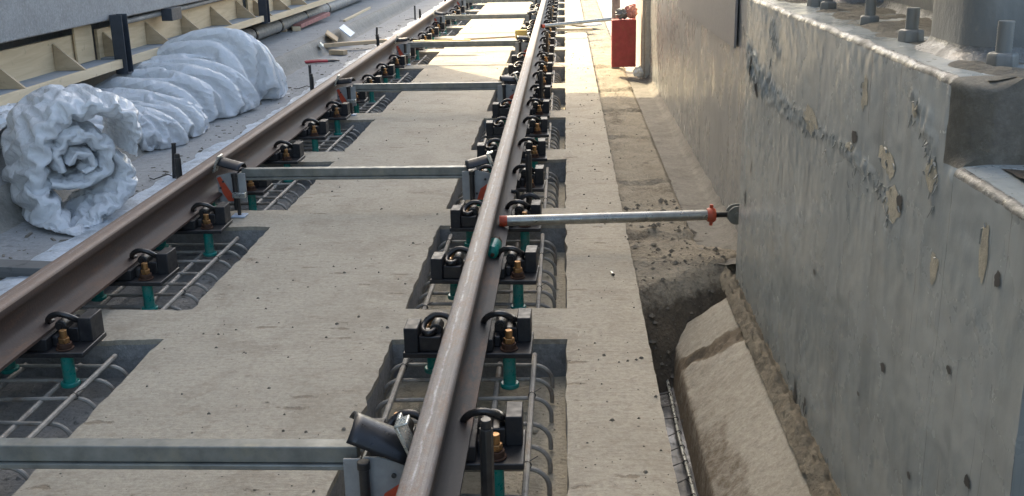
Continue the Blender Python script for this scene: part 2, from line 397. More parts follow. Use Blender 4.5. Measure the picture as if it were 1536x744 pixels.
def lower(vi, depth, frac):
    k = (vi, depth, frac)
    if k not in low:
        x, yy, z = mb.v[vi]; low[k] = len(mb.v)
        a = .006 * frac
        mb.v.append((x + a * nz((x * 30, yy * 30, frac * 3)), yy + a * nz((x * 30, yy * 30, 9 + frac * 3)), z - depth * frac))
    return low[k]
for (a, b), dep in edges:
    prev = (a, b)
    for fr in (.12, .45, 1.0):
        nw = (lower(a, dep, fr), lower(b, dep, fr))
        mb.f.append((prev[1], prev[0], nw[0], nw[1])); mb.mi.append(1 if fr > .12 or dep > .3 else 0); prev = nw
tag(mb.build('track_slab', [M['slab'], M['pocket']], smooth=50), kind='structure')
# pocket floors
mb = MB()
for pi, p in enumerate(PX):
    for a, b in POCK:
        mb.cur = pi
        nn = 14 if a < 9 else 5
        mb.grid(lambda u, v: (p[0] - .02 + u * (p[1] - p[0] + .04), a - .02 + v * (b - a + .04),
                              -.152 + .008 * fbm((u * 3 + p[0] * 9, v * 5 + a * 3, 0), 1.5) + .004 * nz((u * 20, v * 30 + a, 0))), nn, nn * 2)
M['pfloor'] = soil('pocket_floor_grit', (.33, .32, .295), (.23, .22, .20)); M['pfloor2'] = soil('pocket_floor_sand', (.54, .48, .365), (.38, .33, .245))
rp = random.Random(9)
for pi, p in enumerate(PX):
    for a, b in POCK[:8]:
        mb.cur = pi
        for _ in range(130 if a < 6 else 50):
            x, yy = rp.uniform(p[0] + .02, p[1] - .02), rp.uniform(a + .02, b - .02); s_ = .003 + .009 * rp.random() ** 2.5
            vs = [Vector((x, yy, -.149)) + Vector((d[0] * rp.uniform(.7, 1.5), d[1] * rp.uniform(.7, 1.5), d[2] * rp.uniform(.5, 1.1))) * s_ for d in ((1, 0, 0), (0, 1, 0), (-1, 0, 0), (0, -1, 0), (0, 0, 1))]
            mb.add(vs, [(0, 1, 4), (1, 2, 4), (2, 3, 4), (3, 0, 4)])
tag(mb.build('pocket_floor', [M['pfloor'], M['pfloor2']], smooth=60), kind='structure')

# ---- ground at large
mb = MB().box((-60, -40, -.62), (60, 90, -.6))
tag(mb.build('ground', M['far_ground'], smooth=0), kind='structure')
mb = MB().grid(lambda u, v: (-10 + u * 20, YEND + .01 + v * 45, -.01), 3, 3)
mb.grid(lambda u, v: (.94 + u * 9, 10.3 + v * 30, -.06 + .006 * fbm((u * 9, v * 30, 0), 2)), 40, 90)
mb.grid(lambda u, v: (1.2 + u * 9, -6 + v * 16.2, -.3), 3, 3)
tag(mb.build('far_slab', M['far_ground'], smooth=0), kind='structure')

# ---- left side: low strip, sloping kerb, platform
def leftz(x, yy):
    t = min(1, max(0, (-2.36 - x) / .11)); t = t * t * (3 - 2 * t)
    chip = .018 * max(0, nz((x * 2, yy * 5, 0))) * (1 if .05 < t < .98 else 0)
    return .045 + .155 * t - chip + .004 * fbm((x, yy, 0), 4)
lxs = lin(-3.6, -2.5, .11) + lin(-2.5, -2.3, .025) + lin(-2.3, -1.82, .06) + [-1.82]
mb = MB(); nyl = 260
mb.grid(lambda u, v: (lambda x, yy: (x + .01 * nz((yy * 4, 0, 0)), yy, leftz(x, yy)))(lxs[round(u * (len(lxs) - 1))], 1.5 + v * 25), len(lxs), nyl, flip=False)
mb.cur = 1
for i, f in enumerate(mb.f):
    cx = sum(mb.v[k][0] for k in f) / 4
    mb.mi[i] = 1 if -2.49 < cx < -2.35 else 0
mb.box((-1.82, 1.5, -.5), (-1.815, 26.5, .044))
tag(mb.build('left_ground', [M['left_ground'], M['curb']], smooth=60), kind='structure')

# ---- right side: dirt infill, concrete strip, trench
def dirt(x, yy):
    z = -.035 + .012 * fbm((x, yy, 0), 5) + .006 * nz((x, yy, 0), 40)
    lip = 4.05 + (x - .61) * .95 + .05 * nz((x * 9, 0, 0)) + .03 * nz((x * 25, 3, 0))
    t = min(1, max(0, (lip + .12 - yy) / .42)); t = t ** 1.3
    z -= .40 * t
    z += .02 * t * fbm((x, yy, 4), 14)
    for yj in (4.95, 6.05, 7.4, 8.5, 9.6, 11.2, 13):          # lifts of fill meeting at ragged joints
        d = yy - yj - .03 * nz((x * 6, yj, 0)); z += .014 * math.exp(-(d / .05) ** 2) * (1 + nz((x * 14, yj, 2))) - .02 * math.exp(-((d + .06) / .03) ** 2)
    e = max(0, (x - .915) / .03) * min(1, max(0, (yy - 4.75) / .2)); z -= .03 * min(1, e)
    z += t * (1 - t) * .05 * fbm((x, yy, 8), 11)
    return z
mb = MB()
def dpt(u, v):
    yy = 3.5 + (v ** 1.5) * 23; w_ = .345 + .10 * min(1, max(0, (5.0 - yy) / .35)); w_ += .11 * min(1, max(0, (4.72 - yy) / .1)) * (1 if yy > 4.2 else 0); x = .605 + u * w_
    return (x, yy, dirt(x, yy))
mb.grid(dpt, 34, 520)
df = mb.build('dirt_fill', M['soil'], smooth=60); tag(df, kind='structure')
setmud(df, lambda c: min(1, max(max(0, (-.06 - c.z) / .10) if c.y < 4.9 else 0, .42 * max(0, 1 - abs(c.y - 4.55) / .7), .22 + .5 * nz((c.x * 5, c.y * 3, 6)))))
def strip(x, yy):
    c = max(0, (x - 1.07) / .06); z = -.045 + .006 * fbm((x, yy, 0), 9) + .045 * c ** 2 + .008 * c * nz((x * 9, yy * 9, 0))
    if yy < 4.7: z -= .012 * max(0, fbm((x, yy, 1), 12)) + .1 * max(0, (4.35 - yy))
    return z
mb = MB()
mb.grid(lambda u, v: (lambda x, yy: (x, yy, strip(x, yy)))(.93 + u * .205, 4.5 + v * 6.2), 16, 240)
tag(mb.build('concrete_strip', M['strip'], smooth=60), kind='structure')
mb = MB(); mb.grid(lambda u, v: (.60 + u * .5, 1.2 + v * 3.3, -.372 + .008 * fbm((u, v * 7, 0), 3) + .03 * max(0, u - .45)), 16, 60)
tag(mb.build('trench_floor', M['wet'], smooth=60), kind='structure')
# sloping concrete haunch with a broken muddy gap
def hz(x, yy):
    s = (1.0 - x) / .235
    z = -.03 - .225 * s + .002 * fbm((x, yy, 0), 9)
    gl = 3.74 - .02 * 0 + (x - .99) * -.55                     # gap line: nearer the camera at the wall? runs across the slope
    gl = 3.70 + (.99 - x) * .75
    d = yy - gl - .025 * nz((x * 14, yy * 9, 2)); g_ = math.exp(-(d / .055) ** 2)
    z -= g_ * (.010 + .028 * fbm((x, yy, 3), 18))
    if s > 1.0: z = max(-.43, z - (s - 1.0) * 1.3)
    z += .03 * max(0, s - .78) * fbm((x, yy, 7), 22) + .006 * max(0, fbm((x, yy, 2), 20) - .35)
    return z, g_, s
mb = MB(); nu, nv = 60, 220
def hp(u, v):
    yy = 1.5 + v * 2.78; x1 = 1.0
    x0 = .712 + (.012 * nz((yy * 8, 0, 5)))
    x = x0 + u * (x1 - x0)
    cut = 4.08 + (1.0 - x) * .55                               # far broken end
    yy = min(yy, cut + .02 * nz((x * 20, 1, 1)))
    return (x, yy, hz(x, yy)[0])
mb.grid(hp, nu, nv)
sc_ = mb.build('sloped_concrete', M['haunch'], smooth=60); tag(sc_, kind='structure')
setmud(sc_, lambda c: min(1, max(1.5 * hz(c.x, c.y)[1] * (1 + .6 * nz((c.x * 18, c.y * 14, 4))), ((1.0 - c.x) / .235 - .80) * 2.6, .16 + .34 * nz((c.x * 7, c.y * 5, 2)), (.50 if c.y < 3.28 + .1 * nz((c.x * 9, c.y * 9, 1)) else 0) * min(1, max(0, ((1.0 - c.x) / .235 - .52 - .18 * nz((c.y * 4, 1, 1))) * 7)))))
mb = MB()
mb.grid(lambda u, v: (lambda yy: (.965 + u * .07, yy, -.045 + .03 * math.sin(math.pi * min(1, u * 1.2)) + .022 * u + .02 * fbm((u * 3, yy * 14, 0), 1) + .012 * nz((u * 9, yy * 45, 2))))(1.45 + v * 2.85), 12, 220)
tag(mb.build('mortar_bead', M['mortar'], smooth=60), kind='structure')

# ------------------------------------------------------------------ rails
def browner(mat, col, k):
    m2 = mat.copy(); nt = m2.node_tree; b = [n for n in nt.nodes if n.type == 'BSDF_PRINCIPLED'][0]
    src = b.inputs['Base Color'].links[0].from_socket; mx = nt.nodes.new('ShaderNodeMix'); mx.data_type = 'RGBA'
    mx.inputs[0].default_value = k; nt.links.new(src, mx.inputs[6]); mx.inputs[7].default_value = (*col, 1); nt.links.new(mx.outputs[2], b.inputs['Base Color'])
    return m2
M['rail_b'] = browner(M['rail'], (.085, .048, .034), .5); M['railtop_b'] = browner(M['railtop'], (.24, .15, .10), .55)
def rail_profile():
    h = [(.070, 0), (.070, .010), (.045, .019), (.022, .028), (.0095, .045), (.008, .075), (.0085, .105), (.014, .120), (.0335, .129), (.0355, .134), (.0355, .155), (.033, .162), (.0275, .1665), (.012, .168)]
    return h + [(-x, z) for x, z in reversed(h)]
def make_rail(X, label):
    prof = rail_profile(); n = len(prof); mb = MB()
    yv = [0.5 + .25 * i for i in range(105)]
    vs = [(x, yy, z + .102) for yy in yv for x, z in prof]
    fs = []
    for i in range(len(yv) - 1):
        for k in range(n):
            a, b = i * n + k, i * n + (k + 1) % n
            fs.append((b, a, a + n, b + n)); mb.mi.append(1 if 10 <= k <= 16 else 0)
    mb.v = vs; mb.f = fs + [tuple(range(n)), tuple(range(len(vs) - 1, len(vs) - 1 - n, -1))]; mb.mi += [0, 0]
    o = mb.build('running_rail', [M['rail'], M['railtop']] if X == 0 else [M['rail_b'], M['railtop_b']], smooth=38); o.location.x = X
    tag(o, label, 'rail', 'running rails'); return o
make_rail(0, 'steel running rail in the middle, with a pale wear line on its head')
make_rail(LX, 'brown steel running rail on the left, beside the white plastic bundles')

# ------------------------------------------------------------------ rail fasteners
def fastener():
    root = empty('rail_fastener')
    MB().box((-.212, -.10, .042), (.212, .10, .060)).build('base_plate', M['black'], root, .003)
    MB().box((-.085, -.085, .060), (.085, .085, .102)).build('rail_pad', M['rubber'], root, .003)
    for s in (1, -1):
        T = Matrix.Rotation(0 if s == 1 else math.pi, 4, 'Z')
        MB().box((.160, .0, .060), (.206, .10, .146), T).build('shoulder_block', M['black_top'], root, .003)
        b = MB(); b.box((.086, .0, .060), (.160, .085, .112), T)
        b.prism([T @ Vector(p) for p in ((.086, -.045, .060), (.106, -.045, .060), (.106, -.045, .098), (.086, -.045, .098))], (0, 0, 0), T @ Vector((0, .045, 0)))
        b.build('clip_housing', M['black'], root, .004)
        pts = [(.048, .055, .117), (.046, .03, .122), (.052, .015, .137), (.068, .008, .153), (.09, .004, .161), (.112, .004, .16), (.132, .008, .15), (.147, .018, .135), (.152, .04, .125), (.146, .065, .121), (.128, .082, .122), (.112, .07, .124), (.108, .03, .124), (.106, -.016, .124)]
        # smooth the path
        P = [Vector(p) for p in pts]
        for _ in range(2):
            q = [P[0]]
            for a, c in zip(P, P[1:]): q += [a.lerp(c, .25), a.lerp(c, .75)]
            P = q + [P[-1]]
        MB().tube([T @ p for p in P], .0105, 10).build('spring_clip', M['clip'], root)
        MB().tube([T @ Vector(p) for p in ((.106, -.012, .122), (.106, .05, .122))], [.021, .021], 14).build('clip_socket', M['dark_steel'], root, .003)
        b = MB(); c = Vector((.136, -.062, 0))
        def cyl(z0, z1, r, seg): b.tube([T @ (c + Vector((0, 0, z0))), T @ (c + Vector((0, 0, z1)))], r, seg)
        cyl(.083, .101, .0195, 6); cyl(.101, .128, .0125, 12)
        bo = b.build('bolt', M['brass'], root, .0015)
        b = MB(); cyl(.060, .066, .030, 18); cyl(.066, .083, .024, 14); b.build('washer', M['rustbolt'], bo, .0015)
        b = MB(); cyl(-.062, .042, .0215, 16)
        an = b.build('anchor', M['green'], root)
        b = MB(); cyl(-.074, -.058, .032, 16); b.build('flange', M['green'], an, .003)
    return root
f0 = fastener(); first = True
for X, side in ((0, 'centre rail'), (LX, 'left rail')):
    for k in range(24):
        yy = 2.59 + .75 * k
        o = f0 if first else copy_tree(f0); first = False
        o.location = (X, yy + random.uniform(-.012, .012), random.uniform(-.003, .003)); o.rotation_euler.z = R(random.uniform(-2.6, 2.6))
        nm = ORD[k] + (' from the camera' if k else ' to the camera')
        tag(o, 'black spring clip fastener with green anchors on the %s, %s' % (side, nm), 'rail fastener', 'rail fasteners along the two rails')

# ------------------------------------------------------------------ rebar cages
def cage():
    root = empty('rebar_cage')
    def ribbed(p0, p1, r):
        p0, p1 = Vector(p0), Vector(p1); n = max(2, int((p1 - p0).length / .008)); pts = []; rr = []
        for i in range(n + 1):
            pts.append(p0.lerp(p1, i / n)); rr.append(r * (1.09 if i % 2 else .94))
        return pts, rr
    for x, z, a, b in ((.213, -.048, .03, 1.15), (-.235, -.048, .03, 1.15), (.10, -.075, .06, 1.13), (-.10, -.075, .06, 1.13)):
        pts, rr = ribbed((x, a, z), (x + random.uniform(-.012, .012), b, z), .0092)
        MB().tube(pts, rr, 8).build('longitudinal_bar', M['rebar'], root)
    for i in range(8):
        yy = .06 + i * .15 + random.uniform(-.014, .014); sk = random.uniform(-.02, .02)
        pts = []
        for t in range(7):
            a = math.pi / 2 * t / 6; pts.append((-.235 - .062 * math.cos(a), yy, -.128 + .062 * math.sin(a)))
        pts = [(-.297, yy, -.150)] + pts
        for t in range(1, 10): pts.append((-.235 + .448 * t / 10, yy + sk * t / 10, -.066))
        for t in range(7):
            a = math.pi / 2 * (6 - t) / 6; pts.append((.213 + .062 * math.cos(a), yy + sk, -.128 + .062 * math.sin(a)))
        pts.append((.275, yy + sk, -.15))
        MB().tube(pts, .0075, 8).build('stirrup', M['rebar'], root)
    w = MB()
    for i in range(5):
        yy = .12 + i * .23; x = .213 if i % 2 else -.235
        w.tube([(x + .012 * math.cos(a), yy + .003 * a / 3, -.05 + .014 * math.sin(a)) for a in [j * .8 for j in range(10)]] + [(x + .03, yy + .02, -.03)], .0014, 5)
    w.build('tie_wire', M['dark_steel'], root)
    return root
c0 = cage(); c0n = None; first = True
for X, side in ((0, 'centre rail'), (LX, 'left rail')):
    for k, (a, b) in enumerate(POCK[1:14]):
        o = c0 if first else copy_tree(c0); first = False
        o.location = (X, a + random.uniform(-.01, .01), random.uniform(-.004, .004))
        tag(o, 'rebar cage in the slab pocket under the %s, %s' % (side, ORD[k] + (' from the camera' if k else ' to the camera')), 'rebar cage', 'rebar cages in the slab pockets')

# ------------------------------------------------------------------ gauge tie bars
def gauge_tie(yt, z, label, h_ang, hs=1.):
    root = empty('gauge_tie', (0, yt, 0), 0, label, 'tie bar', 'gauge tie bars between the rails')
    b = MB(); x0, x1 = LX + .17, -.17
    b.box((x0, -.022, z), (x1, .022, z + .042)); b.box((x0, -.030, z - .016), (x1, .022, z - .002))
    b.build('bar', M['galv'], root, .003)
    for s, X in ((1, 0), (-1, LX)):
        f = lambda x: X - s * x              # x measured from the rail axis toward the track centre
        def bx(m, xa, xb, ya, yb, za, zb): m.box((min(f(xa), f(xb)), ya, za), (max(f(xa), f(xb)), yb, zb)); return m
        pl = MB()
        pl.prism([(f(.055), -.05, .066), (f(.150), -.05, .066), (f(.150), -.05, z + .03), (f(.115), -.05, z + .03), (f(.046), -.05, z + .012)], (0, 0, 0), (0, .008, 0))
        br = pl.build('bracket', M['grey_plate'], root, .002)
        if s == 1: poly = [(f(.056), 0, .068), (f(.125), 0, .068), (f(.105), 0, .125), (f(.056), 0, .16)]
        else: poly = [(f(.05), 0, z + .005), (f(.068), 0, z + .012), (f(.135), 0, .085), (f(.125), 0, .07), (f(.10), 0, .07), (f(.075), 0, .11)]
        MB().prism(poly, (0, -.054, 0), (0, -.0515, 0)).build('orange_mark', M['orange'], br)
        hl = MB()
        for (hx, hz_) in ((.08, z - .015), (.125, .10), (.065, .14)): hl.tube([(f(hx), -.0555, hz_), (f(hx), -.0512, hz_)], .006, 10)
        hl.build('bolt_hole', M['flake_dark'], br)
        bx(MB(), .158, .198, -.055, -.047, .066, z + .028).build('side_plate', M['grey_plate'], root, .002)
        bx(MB(), .150, .158, -.05, .03, .07, z + .02).build('web_plate', M['galv'], root, .002)
        b = MB(); b.tube([(f(.146), -.072, .03), (f(.146), -.072, z + .012)], .0125, 12); b.tube([(f(.146), -.072, z + .012), (f(.146), -.072, z + .032)], .0155, 12)
        b.build('clamp_bolt', M['dark_steel'], root, .002)
        # handle: curved black sleeve
        A = Matrix.Translation((f(.118), -.01, z + .062)) @ Matrix.Rotation(s * R(h_ang), 4, 'Y') @ Matrix.Rotation(R(s * 8), 4, 'Z')
        def sl(u, v):
            a = R(-75 + 150 * v); r = .052
            return A @ Vector(((u - .5) * .125 * hs, -r * hs * math.sin(a), (r * math.cos(a) * .85 - .02) * hs))
        MB().grid(sl, 8, 16).build('handle', M['sleeve'], root, solid=.005)
        b = MB(); B = Matrix.Translation((f(.052), -.02, z + .075)) @ Matrix.Rotation(s * R(-22), 4, 'Y')
        b.box((-.005, -.045, -.045), (.005, .03, .045), B); b.box((-.005, -.045, .038), (.03 if s == 1 else .005, .0, .045), B)
        b.build('latch', M['galv_b'], root, .0025)
        # field-side jack post
        g_ = lambda x: X + s * x
        b = MB(); b.tube([(g_(.14), -.06, .04), (g_(.14), -.06, .30)], .0165, 8); b.tube([(g_(.14), -.06, .30), (g_(.14), -.06, .322)], .013, 12)
        b.build('jack_post', M['dark_steel'], root, .0015)
        b = MB(); pts = [(g_(.14 + .05 * math.cos(a)), -.09 + .0 * a, .055 + .045 * math.sin(a)) for a in [math.pi * i / 8 for i in range(9)]]
        b.tube(pts, .013, 8); b.tube([(g_(.09), -.09, .055), (g_(.085), -.09, .02)], .012, 8)
        pts = [(g_(.052), -.10, .122), (g_(.072), -.10, .124), (g_(.083), -.10, .115), (g_(.086), -.10, .09), (g_(.088), -.10, .055)]
        b.tube(pts, .010, 8)
        b.build('foot_hook', M['black'], root)
    b = MB(); b.tube([(LX + .165, -.10, .008), (LX + .165, -.10, .10)], .010, 10)
    jp = b.build('support_leg', M['dark_steel'], root)
    MB().box((LX + .13, -.135, .003), (LX + .20, -.065, .010)).build('leg_plate', M['blue_sheet'], jp, .001)
    b = MB().box((LX + .14, -.115, .10), (LX + .205, -.085, .125)); b.build('leg_wing', M['galv_b'], jp, .002)
TIES = [(2.27, 28), (5.29, -14), (8.29, 6), (11.37, 4), (14.8, -10), (18.0, 5)]
TL = ['galvanised tie bar closest to the camera, with a big tilted black sleeve',
      'galvanised tie bar level with the far end of the near white roll',
      'galvanised tie bar just in front of the sunlit part of the slab',
      'galvanised tie bar half in shade, just past the sunlight edge',
      'galvanised tie bar in full sun, fifth from the camera',
      'galvanised tie bar at the top of the picture, farthest away']
for (yy, ha), lb in zip(TIES, TL): gauge_tie(yy, .188, lb, ha, 1.2 if yy < 3 else 1.)

# ------------------------------------------------------------------ bracing props
def prop(a, b, label, r=.0235):
    a, b = Vector(a), Vector(b); d = (b - a); L = d.length
    root = empty('bracing_prop', a, 0, label, 'prop', 'steel props bracing the rail')
    P = lambda t: d * t
    MB().tube([P(.03), P(.845)], r, 20).build('tube', M['tube'], root)
    MB().tube([P(.0), P(.032)], r * 1.04, 20).build('painted_end', M['orange'], root)
    c = MB().tube([P(.838), P(.85), P(.862), P(.872)], [r * 1.2, r * 1.45, r * 1.45, r * 1.15], 16)
    for s in (-1, 1): c.tube([P(.855) + Vector((0, 0, s * r)), P(.855) + Vector((0, 0, s * r * 2.0))], .008, 8)
    c.build('collar', M['orange'], root)
    n = 30; MB().tube([P(.86 + .07 * i / n) for i in range(n + 1)], [.0135 if i % 2 else .0118 for i in range(n + 1)], 12).build('threaded_rod', M['dark_steel'], root)
    c = MB(); e = P(.955); ux = d.normalized(); uy = Vector((0, 0, 1)).cross(ux).normalized()
    for s in (-1, 1):
        poly = [e + ux * .042 * math.cos(t) + Vector((0, 0, .042 * math.sin(t))) for t in [math.pi / 2 + math.pi * i / 10 for i in range(11)]]
        poly += [P(1) + Vector((0, 0, -.042)), P(1) + Vector((0, 0, .042))]
        c.prism(poly, uy * (s * .022 - .004), uy * (s * .022 + .004))
    c.tube([e + uy * -.034, e + uy * .034], .014, 12)
    c.build('clevis', M['galv'], root, .002)
prop((.03, 4.545, .145), (1.128, 4.62, .150), 'round steel prop with an orange collar, bracing the centre rail against the wall nearby')
prop((.03, 13.7, .16), (1.12, 14.3, .20), 'sunlit steel prop far off, ending behind the red metal box')

# green capsule lying on the foot of the rail
root = empty('anchor_capsule', (.036, 4.15, .135), R(-8), 'loose green anchor sleeve with a rusty nut lying on the rail foot', 'anchor sleeve')
MB().tube([(0, -.10, .012), (0, -.092, .012), (0, -.085, .012), (0, .0, .022)], [.012, .024, .029, .029], 18).build('sleeve', M['green'], root, 0)
MB().tube([(0, .0, .022), (0, .03, .026)], .026, 6).build('nut', M['rustbolt'], root, .002)
MB().tube([(.01, -.105, .008), (.012, .03, .0)], .008, 8).build('stud', M['rustbolt'], root)

# ------------------------------------------------------------------ right walls
TEAR = [(4.16, .90, .05, .005), (4.0, .86, .06, .006), (3.70, .83, .042, .005), (3.35, .82, .026, .0045), (3.08, .826, .024, .004), (2.85, .84, .015, .0035), (2.669, .843, .018, .004), (2.5, .835, .016, .004), (2.424, .825, .016, .004), (2.30, .80, .015, .004), (2.27, .76, .010, .003)]
TEAR2 = [(2.19, 1.05, .014, .0035), (2.12, 1.02, .024, .004), (2.07, .98, .024, .004), (2.04, .93, .018, .0035), (2.02, .88, .010, .003)]
TEAR3 = [(3.72, 1.04, .032, .0045), (3.62, .99, .026, .004)]
def tear(yy, z):
    best = 0
    for path in (TEAR, TEAR2, TEAR3):
        if not (path[-1][0] - .2 < yy < path[0][0] + .2): continue
        for p, q in zip(path, path[1:]):
            ay, az = p[0], p[1]; by, bz = q[0] - ay, q[1] - az; L2 = by * by + bz * bz
            t = max(0, min(1, ((yy - ay) * by + (z - az) * bz) / L2)); dy, dz = (yy - ay - t * by) * .5, z - az - t * bz
            w = (p[2] * (1 - t) + q[2] * t); d = math.sqrt(dy * dy + dz * dz) / w
            d += .45 * nz((yy * 9, z * 16, 3))
            if d < 1.3: best = max(best, (p[3] * (1 - t) + q[3] * t) * min(1, (1.3 - d) * 1.8))
    if best <= 0: return 0
    r_ = 1 - abs(nz((yy * 26, z * 22 + yy * 9, 1))) * 2.4; r2_ = 1 - abs(nz((yy * 60, z * 50, 5))) * 2.2
    return -best * (max(0, r_) ** 2 * 1.2 + .6 * max(0, r2_) - .35)
def wall_block(mb, y0, y1, top, X=1.03, back=2.4, r=.015, n=None, bot=-.5):
    prof = [(X, bot), (X, -.1)]
    nz_ = 150
    for i in range(nz_ + 1): prof.append((X, -.1 + (top - r + .1) * i / nz_))
    for i in range(1, 8):
        a = math.pi / 2 * i / 7; prof.append((X + r - r * math.cos(a), top - r + r * math.sin(a)))
    for i in range(1, 9): prof.append((X + r + (.35) * i / 8, top))
    prof += [(back, top), (back, bot)]
    n = n or int((y1 - y0) / .008); P = len(prof); o = len(mb.v)
    for j in range(n + 1):
        yy = y0 + (y1 - y0) * j / n
        for i, (x, z) in enumerate(prof):
            edge = abs(z - top) < r + .001 and x < X + .06
            dx = .0035 * fbm((yy, z, 1), 3.2) + .0012 * nz((yy, z, 0), 26) + (tear(yy, z) if x < X + .001 and top > 1 else 0)
            dz_ = .004 * fbm((yy * 2, x * 3, 7), 3) if z > top - .06 else 0
            if edge: dx += .0018 * fbm((yy, z, 2), 16) - .006 * max(0, nz((yy * 7, 0, 2)) - .25); dz_ += .0018 * fbm((yy, x, 9), 18)
            rd = max(0, (y0 + .07 - yy) / .07) * min(1, max(0, (z - .93) / .05)) if top > 1 else 0
            if rd > 0 and x < X + .08: dx += .055 * (1 - math.sqrt(max(0, 1 - rd * rd))) * max(0, 1 - (x - X) / .08); dz_ -= (.02 * rd * rd if z > top - .03 else 0)
            if rd > 0: dx += .004 * fbm((yy * 3, z, 8), 12)
            mb.v.append((x + (dx if x < X + .5 else 0), yy, z + (dz_ if x < X + .5 else 0)))
    for j in range(n):
        for i in range(P - 1):
            a = o + j * P + i; mb.f.append((a, a + P, a + P + 1, a + 1))
            mx = prof[i][0]; e = prof[i][1] >= top - r - .001 and mx < X + r * .8
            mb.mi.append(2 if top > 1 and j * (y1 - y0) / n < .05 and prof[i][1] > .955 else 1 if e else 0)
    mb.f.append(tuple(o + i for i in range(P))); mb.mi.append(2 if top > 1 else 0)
    mb.f.append(tuple(o + n * P + P - 1 - i for i in range(P))); mb.mi.append(0)
M['notch'] = concrete('dirty_shaded_wall_end', (.22, .205, .165), (.155, .142, .112), (.10, .085, .06), streak=(8, 8, 3), pits=False, bump=.6, rough=.6)  # dirt brown, with shade from the surroundings also darkened into the colour
nw = empty('retaining_wall', (0, 0, 0), 0, 'grey-green painted concrete wall on the right with torn, peeling paint', 'wall')
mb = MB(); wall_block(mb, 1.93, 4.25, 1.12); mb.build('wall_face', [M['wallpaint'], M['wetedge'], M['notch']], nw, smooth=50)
mb = MB(); wall_block(mb, 1.55, 1.929, .965); mb.build('low_ledge', [M['wallpaint'], M['wetedge']], nw, smooth=50)
mb = MB().box((1.12, -.6, -.5), (2.4, 1.549, 1.3)); mb.build('return_wall', M['steelpaint'], nw)
# torn paint: bare patches and curled flakes
def wx(yy, z): return 1.03 + .0035 * fbm((yy, z, 1), 3.2) + .0012 * nz((yy, z, 0), 26) + min(0, tear(yy, z))
def blob(cy, cz, w, h, seed, spiky=.5):
    n = 22; pts = []
    for i in range(n):
        a = 2 * math.pi * i / n
        k = 1 + spiky * nz((math.cos(a) * 1.6 + seed, math.sin(a) * 1.6, seed * 3)) + .25 * nz((math.cos(a) * 5, math.sin(a) * 5 + seed, 1))
        pts.append((cy + w * k * math.cos(a), cz + h * k * math.sin(a)))
    return pts
patches = [(2.365, .895, .042, .022, 1), (2.305, .882, .034, .026, 4), (2.275, .805, .055, .036, 5), (1.985, .758, .022, .03, 6), (2.04, .925, .035, .03, 12), (2.541, 1.005, .028, .038, 2), (3.088, .844, .075, .034, 13), (1.76, .854, .018, .05, 9), (2.63, .86, .03, .014, 8), (2.17, 1.03, .02, .016, 17)]
b = MB(); b2 = MB()
for (cy, cz, w, h, sd) in patches:
    pts = blob(cy, cz, w, h, sd)
    b.add([(wx(cy, cz) - .0012, cy, cz)] + [(wx(y_, z_) - .0010, y_, z_) for y_, z_ in pts], [(0, 1 + i, 1 + (i + 1) % 22) for i in range(22)])
    # curled rim
    pr = [(y_, z_) for y_, z_ in pts]; n = len(pr)
    for i in range(n):
        if nz((sd, i * .35, 3)) < .16: continue
        (ya, za), (yb, zb) = pr[i], pr[(i + 1) % n]
        oy, oz = (ya + yb) / 2 - cy, (za + zb) / 2 - cz
        k = .05 + .10 * abs(nz((i, sd, 1))); lift = .002 + .005 * abs(nz((i * 2.1, sd, 2))); w0 = wx((ya + yb) / 2, (za + zb) / 2) - .0022
        b2.add([(w0, ya, za), (w0, yb, zb), (w0 - lift, yb - (yb - cy) * k, zb - (zb - cz) * k), (w0 - lift, ya - (ya - cy) * k, za - (za - cz) * k)], [(0, 1, 2, 3)])
b.build('bare_patch', M['bare'], nw)
# ragged tear running diagonally across the face
TR = [(p[0], p[1]) for p in TEAR]
rnd = random.Random(3)
def along(path, n):
    for i in range(n):
        t = rnd.random() * (len(path) - 1); k = int(t); u = t - k
        yield path[k][0] * (1 - u) + path[k + 1][0] * u, path[k][1] * (1 - u) + path[k + 1][1] * u, t / (len(path) - 1)
for (yy, zz, t) in along(TR, 60):
    sp = .018 * (1.2 - t) + .010
    if yy > 3.6: sp = .055
    yy += rnd.gauss(0, sp * .6); zz += rnd.gauss(0, sp); yy = min(4.22, yy)
    w, h = rnd.uniform(.003, .009), rnd.uniform(.005, .017) * (1.9 if yy > 3.6 else 1); lf = rnd.uniform(.001, .005); sk = rnd.uniform(-.012, .012)
    w0 = wx(yy, zz); b2.add([(w0 - .0012, yy - w, zz + h * .3), (w0 - .0012, yy + w, zz + h * .25), (w0 - lf * .4, yy + w * .7 + sk * .5, zz - h * .3), (w0 - lf, yy + sk, zz - h), (w0 - lf * .5, yy - w * .7 + sk * .5, zz - h * .35)], [(0, 1, 2, 3, 4)])
for path, n in (([(p[0], p[1]) for p in TEAR2], 22), ([(p[0], p[1]) for p in TEAR3], 12), ([(4.2, -.02), (3.6, -.0), (3.0, .0), (2.4, -.02), (1.6, -.03)], 34)):
    for (yy, zz, t) in along(path, n):
        yy += rnd.gauss(0, .02); zz += rnd.gauss(0, .02)
        w, h = rnd.uniform(.002, .006), rnd.uniform(.006, .022); lf = rnd.uniform(.002, .007); sk = rnd.uniform(-.008, .008)
        w0 = wx(yy, zz); b2.add([(w0 - .0012, yy - w, zz + h * .3), (w0 - .0012, yy + w, zz + h * .25), (w0 - lf * .4, yy + w * .7 + sk * .5, zz - h * .3), (w0 - lf, yy + sk, zz - h), (w0 - lf * .5, yy - w * .7 + sk * .5, zz - h * .35)], [(0, 1, 2, 3, 4)])
tag(b2.build('paint_flake', M['flake'], nw, smooth=0, solid=.0012), kind='stuff')
b3 = MB()
